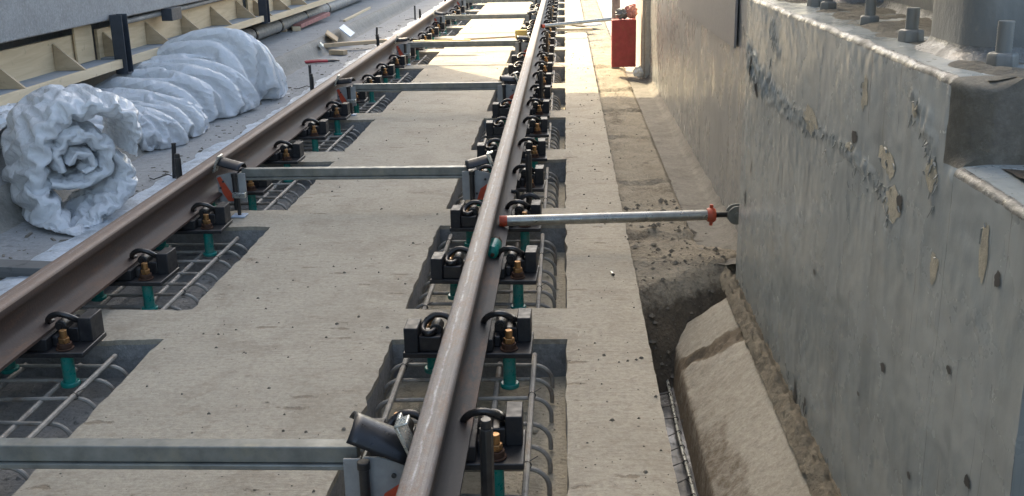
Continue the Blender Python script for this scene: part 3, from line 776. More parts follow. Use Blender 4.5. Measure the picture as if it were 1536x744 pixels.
for (cy, cz, w, h, sd) in ((2.218, .822, .020, .018, 21), (1.688, .83, .012, .013, 22), (2.233, .439, .018, .010, 24), (1.713, .447, .014, .012, 25), (2.599, .89, .022, .017, 26), (3.059, -.002, .02, .04, 32), (2.922, .018, .018, .028, 33), (2.915, .44, .016, .008, 34), (3.95, .80, .02, .03, 35), (4.1, .86, .015, .04, 36), (4.12, .35, .012, .03, 38), (4.0, .5, .01, .025, 39), (2.4, .3, .01, .006, 40), (2.0, .3, .01, .008, 41), (1.85, .6, .012, .008, 42)):
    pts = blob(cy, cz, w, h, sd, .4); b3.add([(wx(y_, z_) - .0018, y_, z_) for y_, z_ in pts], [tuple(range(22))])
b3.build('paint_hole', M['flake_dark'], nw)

fw = empty('far_wall', (0, 0, 0), 0, 'bare grey concrete wall beyond the painted one, stained with dark vertical drips', 'wall')
mb = MB(); mb.grid(lambda u, v: (1.13 + .004 * fbm((4.25 + u * 4.85, v * 2, 3), 2.5) + .0015 * nz((u * 90, v * 30, 0)), 4.25 + u * 6.05, -.2 + v * 1.75), 190, 60)
mb.grid(lambda u, v: (1.131 + u * .9, 10.3, -.2 + v * 1.75), 2, 2); mb.grid(lambda u, v: (1.131 + u * .9, 4.25 + v * 6.05, 1.55), 2, 2)
mb.build('wall_face', M['farwall'], fw, smooth=60)
cr = MB()
for (yy, z0, z1, w) in ((7.35, -.0, .60, .006), (6.35, -.05, .36, .007), (5.9, .05, .3, .004), (5.25, .1, .35, .005), (6.9, .3, .75, .004), (8.2, .05, .7, .006), (4.75, .45, .7, .006)):
    pts = [(yy + .012 * nz((0, z0 + (z1 - z0) * i / 14 * 6, yy)), z0 + (z1 - z0) * i / 14) for i in range(15)]
    L = [(1.126, a - w * (.3 + abs(nz((a * 9, c * 14, 2)))), c) for a, c in pts]; Rr = [(1.126, a + w * (.3 + abs(nz((a * 9, c * 14, 5)))), c) for a, c in pts]
    cr.add(L + Rr, [(i, i + 1, 16 + i, 15 + i) for i in range(14)])
cr.build('drip_crack', M['flake_dark'], fw, smooth=0)
MB().box((1.112, 5.08, .825), (1.124, 7.72, 1.6)).build('facing_sheet', M['board'], fw, .001)
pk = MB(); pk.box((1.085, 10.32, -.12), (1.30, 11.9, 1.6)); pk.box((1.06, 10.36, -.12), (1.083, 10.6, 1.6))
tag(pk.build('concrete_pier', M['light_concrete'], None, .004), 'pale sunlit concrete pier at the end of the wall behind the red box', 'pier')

# ledge dirt, column, bolts
mb = MB(); mb.grid(lambda u, v: (lambda x, yy: (x, yy, 1.1165 + (.006 + .016 * max(-.2, fbm((x, yy, 3), 6)) + .004 * nz((x * 40, yy * 40, 0))) * min(1, u * 9)))(1.082 + u * .5 + .018 * nz((v * 19, 0, 0)), 1.95 + v * 2.28), 44, 190)
M['ledge'] = soil('ledge_dust', (.22, .205, .165), (.16, .15, .125))
tag(mb.build('ledge_dirt', M['ledge'], smooth=60), kind='stuff')
mb = MB(); mb.grid(lambda u, v: (lambda x, yy: (x, yy, .966 + .012 * max(-.1, fbm((x, yy, 5), 7))))(1.10 + u * .6, 1.56 + v * .36), 20, 20)
tag(mb.build('ledge_grit', M['mud'], smooth=60), kind='stuff')
def rcol(x0, y0, x1, y1, z0, z1, r, name, label, cat, group=None):
    pts = []
    for (cx, cy, a0) in ((x1 - r, y1 - r, 0), (x0 + r, y1 - r, 90), (x0 + r, y0 + r, 180), (x1 - r, y0 + r, 270)):
        for i in range(9):
            a = R(a0 + 90 * i / 8); pts.append((cx + r * math.cos(a), cy + r * math.sin(a)))
    root = empty(name, ((x0 + x1) / 2, (y0 + y1) / 2, z0), 0, label, cat, group); cx, cy = (x0 + x1) / 2, (y0 + y1) / 2
    MB().prism([(px - cx, py - cy, 0) for px, py in pts], (0, 0, 0), (0, 0, z1 - z0)).build('shaft', M['steelpaint'], root, smooth=40)
    n = len(pts); m = MB(); rows = 5
    vs = []
    for j in range(rows):
        t = j / (rows - 1); ex = .035 * (1 - t) ** 2
        for i, (px, py) in enumerate(pts):
            d = Vector((px - cx, py - cy)); dl = d.normalized(); q = ex * (1 + .7 * nz((px * 30, py * 30, j)))
            vs.append((px - cx + dl.x * (q + .001), py - cy + dl.y * (q + .001), .03 * t - .002))
    m.add(vs, [(j * n + i, j * n + (i + 1) % n, (j + 1) * n + (i + 1) % n, (j + 1) * n + i) for j in range(rows - 1) for i in range(n)])
    m.build('paint_fillet', M['wetedge'], root, smooth=60)
    return root
rcol(1.132, 2.19, 1.52, 2.49, 1.12, 4.2, .07, 'steel_column', 'grey painted steel column at the top right corner, standing on the wall', 'column', 'columns standing on the wall')
rcol(1.34, 2.75, 1.75, 3.55, 1.12, 4.2, .03, 'steel_column', 'grey column set further back on the wall ledge, behind the anchor bolts', 'column', 'columns standing on the wall')
rcol(1.25, 3.72, 1.6, 4.1, 1.12, 4.2, .03, 'steel_column', 'grey column at the far end of the wall ledge', 'column', 'columns standing on the wall')
def abolt(x, yy, h, label, s=1.0):
    root = empty('anchor_bolt', (x, yy, 1.122), R(random.uniform(-20, 20)), label, 'anchor bolt', 'painted anchor bolts on the wall top')
    n = 30; MB().tube([(0, 0, h * i / n) for i in range(n + 1)], [(.0155 if i % 2 else .0145) * s for i in range(n + 1)], 14).build('threaded_rod', M['steelpaint'], root, smooth=60)
    MB().tube([(0, 0, -.004), (0, 0, .022 * s), (0, 0, .026 * s)], [.030 * s, .029 * s, .025 * s], 6).build('nut', M['steelpaint'], root, .003)
abolt(1.167, 2.113, .085, 'thick painted anchor bolt with coarse thread, in front of the corner column')
abolt(1.138, 2.585, .075, 'painted anchor bolt half hidden behind the corner column')
abolt(1.150, 2.986, .11, 'tall painted anchor bolt standing alone in the dirt, mid ledge', .95)
abolt(1.165, 3.52, .10, 'painted anchor bolt near the far end of the ledge', .95)
abolt(1.155, 3.66, .10, 'painted anchor bolt farthest along the ledge, beside the far column', .95)

# ------------------------------------------------------------------ trench bar (wet rebar with wire knots)
root = empty('wet_rebar', (0, 0, 0), 0, 'long wet rebar with wire knots lying in the trench', 'rebar')
pts = [(.725, 4.28, -.355), (.724, 3.82, -.345), (.722, 3.42, -.35), (.729, 3.08, -.35), (.735, 2.4, -.35)]
MB().tube(pts, .0065, 8).build('bar', M['galv_b'], root)
for i in range(13):
    k = MB(); yy = 4.25 - i * .11; k.tube([(.724 + .009 * math.cos(a), yy, -.350 + .009 * math.sin(a)) for a in [j * .7 for j in range(10)]], .0018, 5)
    k.tube([(.724, yy, -.345), (.69 - random.uniform(0, .02), yy + random.uniform(-.02, .03), -.36)], .0022, 5)
    k.build('wire_knot', M['dark_steel'], root)
o = MB().tube([(.665, 4.3, -.37), (.668, 3.4, -.36), (.69, 2.4, -.36)], .006, 8).build('loose_rebar', M['dark_steel']); tag(o, 'thin dark rebar lying low beside the slab edge in the trench', 'rebar')

# ------------------------------------------------------------------ red box
root = empty('metal_box', (.89, 10.4, .04), 0, 'upright rusty red metal box standing at the end of the wall', 'metal box')
MB().box((-.115, 0, .02), (.115, .16, .465)).build('body', M['redbox'], root, .004)
MB().box((.085, .161, .10), (.118, .20, .60)).build('back_strap', M['redbox'], root, .002)
def crumpled(name, c, r, mat, label, cat, seed, sq=(1, 1, 1)):
    bm = bmesh.new(); bmesh.ops.create_icosphere(bm, subdivisions=4, radius=1)
    for v in bm.verts:
        p = v.co.copy(); k = 1 + .35 * nz(p, 2.2, seed) + .22 * (abs(nz(p, 5, seed + 3)) - .3)
        v.co = Vector((p.x * k * r * sq[0], p.y * k * r * sq[1], p.z * k * r * sq[2]))
    me = bpy.data.meshes.new(name); bm.to_mesh(me); bm.free(); me.materials.append(mat)
    o = bpy.data.objects.new(name, me); COL.objects.link(o); o.location = c
    return tag(o, label, cat)
crumpled('plastic_bag', (.955, 10.46, .575), .062, M['pink'], 'crumpled pink plastic bag on top of the red box', 'plastic bag', 1)
crumpled('cloth_rag', (.87, 10.46, .56), .055, M['scrap'], 'dark crumpled rag on top of the red box', 'rag', 5, (1.2, 1, .9))
crumpled('plastic_scrap', (1.02, 10.25, .03), .05, M['white_ply'], 'pale plastic scrap at the foot of the red box', 'scrap', 9)
MB_ = MB().box((.80, 11.0, -.03), (.88, 11.08, 1.4)); tag(MB_.build('steel_post', M['pipe_grey'], None, .003), 'thin grey-green post standing behind the red box', 'post')

# ------------------------------------------------------------------ left rods and membrane
LBL = ['black steel rod upright beside the near white roll', 'black steel rod upright near the far white bundle, wires at its foot', 'black steel rod upright by the long loose timber', 'black steel rod upright farthest along the left rail']
for (x, yy), lb in zip(((-1.895, 5.81), (-1.90, 9.27), (-1.925, 12.8), (-1.925, 16.27)), LBL):
    h = .215; t = random.uniform(-.02, .02)
    root = empty('steel_rod', (x, yy, .04), 0, lb, 'rod', 'black rods along the left rail')
    MB().tube([(0, 0, -.02), (t, .01, h)], .0125, 12).build('shaft', M['black'], root)
    MB().tube([(-.16, .05, .012), (-.11, -.02, .02), (-.05, .04, .035), (.0, .0, .03), (.04, -.05, .02)], .0035, 6).build('tie_wire', M['dark_steel'], root)
    MB().tube([(t, .01, h), (t, .01, h + .006)], .0135, 12).build('cap', M['dark_steel'], root)
mb = MB()
def mem(u, v):
    yy = 3.2 + v * 20; w = .10 + .055 * nz((yy * 2.2, 0, 0)) + .03 * nz((yy * 7, 2, 0)) + (.05 if yy < 7 else 0)
    x = -1.70 - u * (w + .13)
    return (x, yy, .052 + .010 * abs(nz((x * 6, yy * 5, 0))) + .010 * math.sin(u * math.pi) + .005 * nz((x * 34, yy * 20, 1)) + .006 * u * nz((yy * 10, 0, 4)))
mb.grid(mem, 14, 700)
tag(mb.build('plastic_membrane', M['membrane'], smooth=60), 'long wrinkled pale blue plastic strip lying beside the left rail', 'plastic sheet')

# ------------------------------------------------------------------ white plastic bundles
import numpy as np
def buckle(P, gu, gv, steps, anchor=.02, bend=.25, seed=1, floor=.05, grav=0., jit=.004, pin=None):
    """position-based sheet: rest lengths longer than the guide surface, so the sheet wrinkles like real film"""
    rs = np.random.RandomState(seed); P0 = P.copy()
    nu, nv, _ = P.shape
    gu = np.broadcast_to(np.asarray(gu, float), (nu, nv)); gv = np.broadcast_to(np.asarray(gv, float), (nu, nv))
    L = lambda a, b: np.linalg.norm(a - b, axis=-1)
    sets = []
    def pair(i0, j0, di, dj, k, par):
        si = slice(i0, nu - di if di else nu); return None
    def mk(di, dj, g, k):
        A = P[:nu - di, :nv - dj] if dj >= 0 else P[:nu - di, -dj:]
        B = P[di:, dj:] if dj >= 0 else P[di:, :dj]
        sets.append((di, dj, L(A, B) * (g[:nu - di, :nv - dj] if dj >= 0 else g[:nu - di, -dj:]), k))
    gd = (gu + gv) / 2
    mk(1, 0, gu, 1.); mk(0, 1, gv, 1.); mk(1, 1, gd, .6); mk(1, -1, gd, .6)
    mk(2, 0, gu, bend); mk(0, 2, gv, bend)
    # smooth random kick so that folds pick their own spacing
    K = rs.randn(nu, nv, 3)
    for _ in range(6): K = (K + np.roll(K, 1, 0) + np.roll(K, -1, 0) + np.roll(K, 1, 1) + np.roll(K, -1, 1)) / 5
    P = P + K / K.std() * jit
    V = np.zeros_like(P)
    cnt = np.zeros((nu, nv, 1))
    def views(X, di, dj):
        if dj >= 0: return X[:nu - di, :nv - dj], X[di:, dj:]
        return X[:nu - di, -dj:], X[di:, :dj]
    for st in range(steps):
        prev = P.copy(); P = P + V * .86; P[..., 2] -= grav
        for it in range(6):
            D = np.zeros_like(P); cnt[:] = 0
            for di, dj, rest, k in sets:
                A, B = views(P, di, dj); d = B - A; l = np.linalg.norm(d, axis=-1, keepdims=True) + 1e-9
                c = d * ((l - rest[..., None]) / l * .5 * k)
                DA, DB = views(D, di, dj); DA += c; DB -= c
                CA, CB = views(cnt, di, dj); CA += k; CB += k
            P += D / np.maximum(cnt, 1) * 1.6
        P += (P0 - P) * anchor
        if pin is not None: P = np.where(pin[..., None], P0, P)
        P[..., 2] = np.where(P[..., 2] < floor, floor + (P[..., 2] - floor) * .1, P[..., 2])
        V = P - prev
    return P
def up2(P):
    def one(Q):
        n = Q.shape[0]; O = np.zeros((2 * n - 1,) + Q.shape[1:]); O[::2] = Q
        pad = np.concatenate([2 * Q[:1] - Q[1:2], Q, 2 * Q[-1:] - Q[-2:-1]])
        O[1::2] = (-pad[:-3] + 9 * pad[1:-2] + 9 * pad[2:-1] - pad[3:]) / 16
        return O
    return one(one(P).transpose(1, 0, 2)).transpose(1, 0, 2)
def patchy(nu, nv, lo, hi, s, seed, sk=0.):
    a = np.array([[noise.fractal(Vector((i / nu * s[0] + j / nv * sk, j / nv * s[1], seed)), 1, 2, 3) for j in range(nv)] for i in range(nu)])
    a = np.clip(.5 + .75 * a, 0, 1); return lo + (hi - lo) * a
def sheet(name, P, par, cut=None, solid=0):
    nu, nv, _ = P.shape; m = MB(); m.v = [tuple(x) for x in P.reshape(-1, 3)]
    m.f = [(i * nv + j, (i + 1) * nv + j, (i + 1) * nv + j + 1, i * nv + j + 1) for i in range(nu - 1) for j in range(nv - 1)]
    m.mi = [0] * len(m.f)
    o = m.build(name, M['poly'], par, smooth=38, solid=solid)
    o.matrix_parent_inverse = Matrix.Translation(-Vector(par.location)); return o
def sstep(a, b, x): t = np.clip((x - a) / (b - a), 0, 1); return t * t * (3 - 2 * t)
root = empty('plastic_bundle', (-2.45, 7.9, .05), 0, 'large slumped bundle of white plastic sheeting pushed under the plywood formwork', 'plastic sheeting', 'bundles of white plastic sheeting')
def drape(Y0, Y1, keys, seed, nu, nv, gu, gv, name, steps=70, lean=0., anchor=.02):
    """keys: Y -> (crest X, crest Z, front X, back X); the sheet runs over the heap and tucks under at the front"""
    U = np.linspace(0, 1, nu)[:, None] * np.ones((1, nv)); W = np.ones((nu, 1)) * np.linspace(0, 1, nv)[None]
    Y = Y0 + (Y1 - Y0) * U
    ky = [k[0] for k in keys]; cx, cz, fx, bx = (np.interp(Y, ky, [k[i] for k in keys]) for i in (1, 2, 3, 4))
    e = np.clip(1 - (2 * U - 1) ** 6, 0, 1) ** .5
    a = math.pi * (1.0 - 1.12 * W)                              # from the back over the crest to a tuck under the front
    ca, sa = np.cos(a), np.sin(a)
    X = np.where(ca < 0, cx + (cx - bx) * ca, cx + (fx - cx) * np.sign(ca) * np.abs(ca) ** .75)
    Z = .05 + (cz - .05) * np.sign(sa) * np.abs(sa) ** .8 * e
    X = np.where(Z < .05, X - (.05 - Z) * .8, X); Z = np.maximum(Z, .05)
    Yc = (Y0 + Y1) / 2
    Y = Y + lean * (W - .4) + .06 * (1 - e) * np.sign(Yc - Y)
    P = np.stack([X, Y, Z], -1)
    # broad diagonal folds, then finer wrinkles on top
    P = buckle(P, patchy(nu, nv, 1.08, gu * 1.2, (5, 1.5), seed, 1.5), patchy(nu, nv, 1.0, gv * 1.03, (3, 4), seed + 9), steps, anchor=.010, seed=seed, floor=.05, jit=.012, bend=.9)
    P = up2(P)
    P = buckle(P, patchy(*P.shape[:2], 1.02, 1.26, (9, 4), seed + 4), patchy(*P.shape[:2], 1.0, 1.10, (6, 7), seed + 5), 42, anchor=.02, seed=seed, floor=.05, jit=.003, bend=.06)
    return sheet(name, P, root)
drape(6.95, 8.88, [(7.0, -2.85, .26, -2.42, -3.2), (7.4, -2.78, .34, -2.30, -3.2), (7.8, -2.70, .41, -2.14, -3.2), (8.0, -2.62, .46, -2.12, -3.2), (8.12, -2.60, .42, -2.30, -3.2), (8.25, -2.5, .50, -2.20, -3.2), (8.5, -2.40, .63, -2.07, -3.1), (8.85, -2.38, .58, -2.06, -3.0)], 3, 84, 62, 1.42, 1.0, 'fold', lean=.45)
drape(5.9, 7.4, [(5.9, -2.85, .22, -2.55, -3.2), (6.3, -2.75, .28, -2.40, -3.2), (6.7, -2.70, .30, -2.24, -3.2), (7.05, -2.68, .33, -2.18, -3.2), (7.4, -2.75, .32, -2.34, -3.2)], 5, 72, 56, 1.40, 1.0, 'fold', lean=.45)
drape(6.55, 7.0, [(6.5, -2.48, .2, -2.32, -2.8), (6.75, -2.46, .27, -2.20, -2.8), (7.0, -2.5, .2, -2.30, -2.8)], 8, 36, 40, 1.22, 1.1, 'fold', lean=.2)

root = root2 = empty('plastic_roll', (-2.25, 5.0, .05), 0, 'loose roll of white plastic sheeting seen end-on, its layers coiled round a hollow', 'plastic sheeting', 'bundles of white plastic sheeting')
C = np.array((-2.015, 4.96, .335)); ax = np.array(Vector((-.60, .80, .0)).normalized())
ux = np.array(Vector((.88, .47, 0)).normalized()); uz = np.array((.0, 0., 1.))
def band(path, rad, axial, nu, nv, fwd=0.):
    t = np.linspace(0, 1, nu); k = np.linspace(0, 1, len(path))
    c = np.stack([np.interp(t, k, [p[i] for p in path]) for i in range(2)], -1); r = np.interp(t, k, rad)
    for _ in range(nu // 7): c[1:-1] = (c[:-2] + c[2:] + 2 * c[1:-1]) / 4; r[1:-1] = (r[:-2] + r[2:] + 2 * r[1:-1]) / 4
    d = np.gradient(c, axis=0); d /= np.linalg.norm(d, axis=1, keepdims=True); n = np.stack([-d[:, 1], d[:, 0]], -1)
    a = np.linspace(0, 2 * math.pi, nv); ca = np.sign(np.cos(a)) * np.abs(np.cos(a)) ** .8; sa = np.sin(a)
    o = n[:, None] * (r[:, None] * ca[None])[..., None]
    w = axial * .5 * (1 + sa)[None, :] - fwd * np.clip(-c[:, 1] - .1, 0, 1)[:, None] * 1.0
    q = (c[:, None] + o) * .93
    return C + ux * q[..., :1] + uz * q[..., 1:] + ax * w[..., None]
def film(P, g1, g2, seed, name, a1=.012):
    nu, nv = P.shape[:2]
    P = buckle(P, patchy(nu, nv, 1.02, g1, (5, 2), seed), patchy(nu, nv, 1.0, 1 + (g1 - 1) * .35, (4, 2), seed + 5), 70, anchor=a1 * .7, seed=seed, floor=.055, jit=.010, bend=.5)
    P = up2(P)
    P = buckle(P, patchy(*P.shape[:2], 1.0, g2, (12, 5), seed + 2), patchy(*P.shape[:2], 1.0, g2, (10, 5), seed + 3), 45, anchor=.015, seed=seed + 1, floor=.055, jit=.002, bend=.0)
    return sheet(name, P, root2)
film(band([(.27, .02), (.295, .13), (.27, .235), (.13, .285), (-.03, .275), (-.15, .17), (-.205, .0), (-.225, -.16), (-.17, -.29), (-.06, -.40)], [.006, .03, .05, .06, .08, .085, .075, .085, .08, .045], .62, 110, 40, 1.1), 1.3, 1.06, 31, 'outer_coil')
film(band([(-.10, -.03), (-.115, .06), (-.05, .135), (.06, .135), (.14, .06), (.125, -.05), (.03, -.105), (-.07, -.115), (-.15, -.10)], [.03, .04, .045, .05, .05, .05, .045, .04, .03], .55, 80, 34), 1.3, 1.06, 37, 'inner_coil')
film(band([(-.06, .0), (-.02, .05), (.05, .04), (.06, -.03), (.0, -.05)], [.02, .03, .03, .03, .02], .5, 44, 26), 1.3, 1.05, 41, 'core_fold')
film(band([(.17, .03), (.225, -.06), (.215, -.14), (.12, -.215), (.0, -.27), (-.10, -.34)], [.02, .055, .075, .05, .045, .04], .5, 64, 34, .8), 1.3, 1.06, 43, 'lower_flap')
# a slack pouch of film at the lower right and the body of the roll going back under the formwork
def tubep(path, rads, nu, nv, flat=.85):
    t = np.linspace(0, 1, nu); n = len(path); k = np.linspace(0, 1, n)
    c = np.stack([np.interp(t, k, [p[i] for p in path]) for i in range(3)], -1); r = np.interp(t, k, rads)
    for _ in range(nu // 8):
        c[1:-1] = (c[:-2] + c[2:] + 2 * c[1:-1]) / 4; r[1:-1] = (r[:-2] + r[2:] + 2 * r[1:-1]) / 4
    d = np.gradient(c, axis=0); d /= np.linalg.norm(d, axis=1, keepdims=True)
    nx = np.cross(d, (0, 0, 1.)); nx /= np.linalg.norm(nx, axis=1, keepdims=True); ny = np.cross(nx, d)
    a = np.linspace(0, 2 * math.pi, nv)
    return c[:, None] + r[:, None, None] * (nx[:, None] * np.cos(a)[None, :, None] + flat * ny[:, None] * np.sin(a)[None, :, None])
P = tubep([(-3.15, 6.3, .24), (-2.95, 6.0, .26), (-2.7, 5.65, .28), (-2.5, 5.4, .30)], [.18, .22, .24, .2], 40, 60)
film(P, 1.2, 1.15, 6, 'tail')

# ------------------------------------------------------------------ left: building face, formwork, posts
b = MB()
b.box((-9, -8, .80), (-2.93, 14.1, 9.6)); b.box((-9, 14.12, .80), (-2.93, 40, 1.9))
b.box((-9, -8, -.5), (-3.5, 40, .80)); b.box((-2.929, 13.78, 4.9), (-1.85, 14.1, 9.6))  # second box: unseen fin added high up to shade the far wall
tag(b.build('concrete_facade', M['facade'], None, .01), 'grey stained concrete beam face at the top left, above the plywood formwork', 'concrete beam')
segs = [(2.5, 7.60, 0), (7.72, 11.38, 0), (11.56, 15.2, -.03)]
SL = ['plywood edge form nearest the camera, above the end-on white roll', 'plywood edge form between the two dark blue posts', 'plywood edge form farthest away, past the second blue post']
for (a, c, dz), lb in zip(segs, SL):
    root = empty('plywood_form', (-2.87, a, .47 + dz), 0, lb, 'formwork', 'plywood edge forms along the beam')
    L = c - a
    m = MB(); m.box((-.20, 0, .0), (-.02, L, .056)); m.build('soffit_board', M['ply_stained'], root, .002)
    m = MB(); m.box((-.0195, 0, -.003), (.012, L, .058)); m.build('edge_batten', M['timber'], root, .002)
    m = MB(); m.box((-.224, 0, .0), (-.2005, L, .262)); m.build('panel', M['ply'], root, .002)
    yy = (6.17 - .83 * 4) if a < 5 else (7.80 if a < 9 else 11.75)
    while yy < c - .1:
        if yy > a: MB().prism([(-.2, yy - a, .0565), (.005, yy - a, .0585), (-.195, yy - a, .235)], (0, 0, 0), (0, .022, 0)).build('gusset', M['gusset'], root, .001)
        yy += .83
MBX = MB().box((-3.06, 7.30, .53), (-3.045, 7.58, .80)); tag(MBX.build('plywood_offcut', M['ply'], None, .001), 'upright plywood offcut beside the near dark blue post', 'board')
for yy, zb, lb in ((7.66, .42, 'dark blue steel channel post hanging below the beam, nearer the camera'), (11.47, .44, 'dark blue steel channel post further off, with a rounded foot')):
    root = empty('steel_post', (-2.86, yy, zb), 0, lb, 'post', 'dark blue posts holding the formwork')
    MB().box((-.06, -.05, 0), (-.05, .05, .42)).build('web', M['blue_steel'], root, .002)
    for s in (-1, 1): MB().box((-.0495, s * .05 - .004, 0), (.03, s * .05 + .004, .42)).build('flange', M['blue_steel'], root, .002)
    MB().box((-.0495, -.0455, .0), (.03, .0455, .008)).build('foot_plate', M['blue_steel'], root, .002)
MBX = MB().box((-2.97, 8.75, .70), (-2.88, 8.98, .80)); tag(MBX.build('steel_bracket', M['blue_steel'], None, .003), 'short grey-blue bracket under the beam, between the two posts', 'bracket')
tag(MB().tube([(-2.99, 7.9, .755), (-2.985, 9.5, .765), (-2.99, 10.5, .775), (-2.985, 11.3, .77)], .02, 10).build('conduit_pipe', M['pipe_grey']), 'grey conduit running under the beam behind the formwork', 'pipe')
# pipe and clutter on the platform
root = empty('drain_pipe', (-3.12, 9.5, .29), 0, 'dirty grey pipe with clamps lying along the back of the platform', 'pipe')
MB().tube([(0, 0, 0), (0, 2, .005), (.01, 4.2, 0), (0, 9, .01)], .075, 18).build('pipe', M['pipe_grey'], root)
for yy in (.35, 1.3, 2.2, 3.3, 4.6, 6.0):
    MB().tube([(0, yy, .003), (0, yy + .06, .003)], .088, 18).build('clamp', M['dark_steel'], root, .003)
def bxo(name, mat, c, size, rz, label, cat, tilt=(0, 0), group=None):
    m = MB().box((-size[0] / 2, -size[1] / 2, -size[2] / 2), (size[0] / 2, size[1] / 2, size[2] / 2)); o = m.build(name, mat, None, .003)
    o.location = c; o.rotation_euler = (tilt[0], tilt[1], rz); return tag(o, label, cat, group)
bxo('painted_timber', M['pinkwood'], (-2.93, 13.9, .27), (.10, 1.3, .05), R(-4), 'faded pink painted timber lying on the platform', 'timber', (R(2), 0))
bxo('timber_offcut', M['timber'], (-2.98, 13.2, .225), (.10, .16, .05), R(20), 'small wood offcut under the near end of the pink timber', 'timber')
bxo('timber_batten', M['gusset'], (-3.22, 13.1, .225), (.30, .10, .05), R(5), 'brown batten lying crosswise near the grey pipe', 'timber')
bxo('wood_block', M['card'], (-3.10, 15.3, .27), (.10, .07, .13), R(15), 'small brown wooden block standing upright on the platform', 'wood block')
bxo('timber_stick', M['timber'], (-2.64, 15.5, .215), (.035, 2.3, .03), R(1.5), 'long thin pale stick lying on the platform edge', 'timber')
bxo('cardboard_piece', M['card'], (-2.40, 12.55, .19), (.16, .45, .02), R(10), 'square brown cardboard piece slumped over the kerb', 'cardboard', (0, R(38)))
bxo('blue_sheet', M['blue_sheet'], (-2.33, 13.1, .2), (.17, .5, .012), R(5), 'pale blue sheet leaning on the kerb beside the cardboard', 'sheet', (0, R(40)))
bxo('steel_clamp', M['galv_b'], (-2.40, 11.95, .15), (.05, .22, .04), R(12), 'shiny metal clamp lying on the kerb slope', 'clamp', (0, R(45)))
bxo('timber_offcut', M['gusset'], (-2.20, 11.9, .075), (.20, .08, .05), R(-25), 'dark wood offcut at the foot of the kerb', 'timber')
root = empty('loose_timber', (-2.02, 12.45, .12), R(-58), 'long grey timber leaning on the left rail, its tip sunlit', 'timber')
MB().box((-.04, -.55, -.02), (.04, .3, .02)).build('plank', M['gusset'], root, .002)
MB().box((-.035, .30, -.018), (.035, .62, .018)).build('white_end', M['white_ply'], root, .002)
bxo('white_batten', M['white_ply'], (-2.62, 9.9, .212), (.40, .05, .02), R(18), 'short white batten on the platform edge beside the plastic bundle', 'batten')
root = empty('red_cutters', (-2.17, 11.2, .065), R(-70), 'red handled cutters lying open at the foot of the kerb', 'cutters')
for s in (-1, 1):
    MB().tube([(s * .01, .0, 0), (s * .03, -.1, .005), (s * .022, -.26, 0)], .014, 8).build('handle', M['red_tool'], root)
    MB().tube([(s * -.01, .0, 0), (s * .012, .06, 0), (0, .13, 0)], [.012, .014, .004], 8).build('jaw', M['dark_steel'], root)
o = bxo('timber_plank', M['dark_steel'], (-2.07, 4.12, .075), (.9, .10, .05), R(-8), 'dark weathered plank lying across the left edge beside the rail', 'plank')
o.data.materials[0] = wood('weathered_plank', (.16, .16, .155), (.09, .095, .095), (1.5, 12, 12))

# ------------------------------------------------------------------ sunlit timbers between the rails
bxo('yellow_timber', M['yellowwood'], (-1.07, 12.2, .13), (.66, .07, .06), R(-1.5), 'yellow timber lying beside the left rail in the sun', 'timber')
bxo('thin_stick', M['gusset'], (-.55, 12.55, .14), (.62, .025, .02), R(22), 'thin brown stick sloping up between two timbers in the sun', 'stick')
bxo('yellow_block', M['yellowwood'], (-.20, 12.95, .14), (.14, .09, .10), R(3), 'yellow wood block beside the centre rail in the sun', 'wood block')
bxo('timber_board', M['timber'], (.42, 14.6, .03), (.55, .09, .035), R(2), 'brown board lying across the slab edge behind the far prop', 'timber')
bxo('timber_board', M['white_ply'], (.60, 15.4, .03), (.26, .5, .03), R(35), 'whitish board lying in the sun by the far prop', 'board')

# small loose grit and the odd shell of debris
mb = MB(); rg = random.Random(5)
for i in range(1500):
    yy = 2.3 + rg.random() ** 1.6 * 15
    x = rg.choice([rg.uniform(-1.12, -.31), rg.uniform(.335, .61), rg.uniform(.62, .95), rg.uniform(-2.3, -1.95), rg.uniform(-1.12, .6)])
    if any(p[0] - .03 < x < p[1] + .03 for p in PX) and any(a - .03 < yy < c + .03 for a, c in POCK): continue
    z = 0 if -1.9 < x < .61 else (dirt(x, yy) if x > .6 else .045)
    if x > .61 and yy < 4.4: continue
    s = .0022 + .006 * rg.random() ** 4
    a = rg.random() * 6; q = [(s * math.cos(a + t) * rg.uniform(.6, 1.5), s * math.sin(a + t) * rg.uniform(.6, 1.2)) for t in (0, 1.6, 3.1, 4.7)]
    mb.add([(x + p[0], yy + p[1], z) for p in q] + [(x + p[0] * .4, yy + p[1] * .4, z + s * .8) for p in q], [(4, 5, 6, 7)] + [(j, (j + 1) % 4, (j + 1) % 4 + 4, j + 4) for j in range(4)])
for i in range(420):
    yy = rg.uniform(3.9, 5.6); x = rg.uniform(.63, 1.05)
    if i % 3 == 0: yy, x = rg.uniform(2.2, 4.0), rg.uniform(.66, .76)
    z = (dirt(x, yy) if yy > 3.9 else max(-.40, hz(x, yy)[0]) if x > .715 else -.40)
    s_ = .004 + .014 * rg.random() ** 3
    q = [Vector((rg.gauss(0, 1), rg.gauss(0, 1), rg.gauss(0, 1))).normalized() for _ in range(3)]
    vs = [Vector(p) for p in ((1, 0, 0), (-1, 0, 0), (0, 1, 0), (0, -1, 0), (0, 0, 1), (0, 0, -.5))]
    mb.add([Vector((x, yy, z + s_ * .3)) + Vector((v.x * rg.uniform(.7, 1.4), v.y * rg.uniform(.7, 1.4), v.z * rg.uniform(.5, 1.0))) * s_ for v in vs], [(0, 2, 4), (2, 1, 4), (1, 3, 4), (3, 0, 4), (2, 0, 5), (1, 2, 5), (3, 1, 5), (0, 3, 5)])
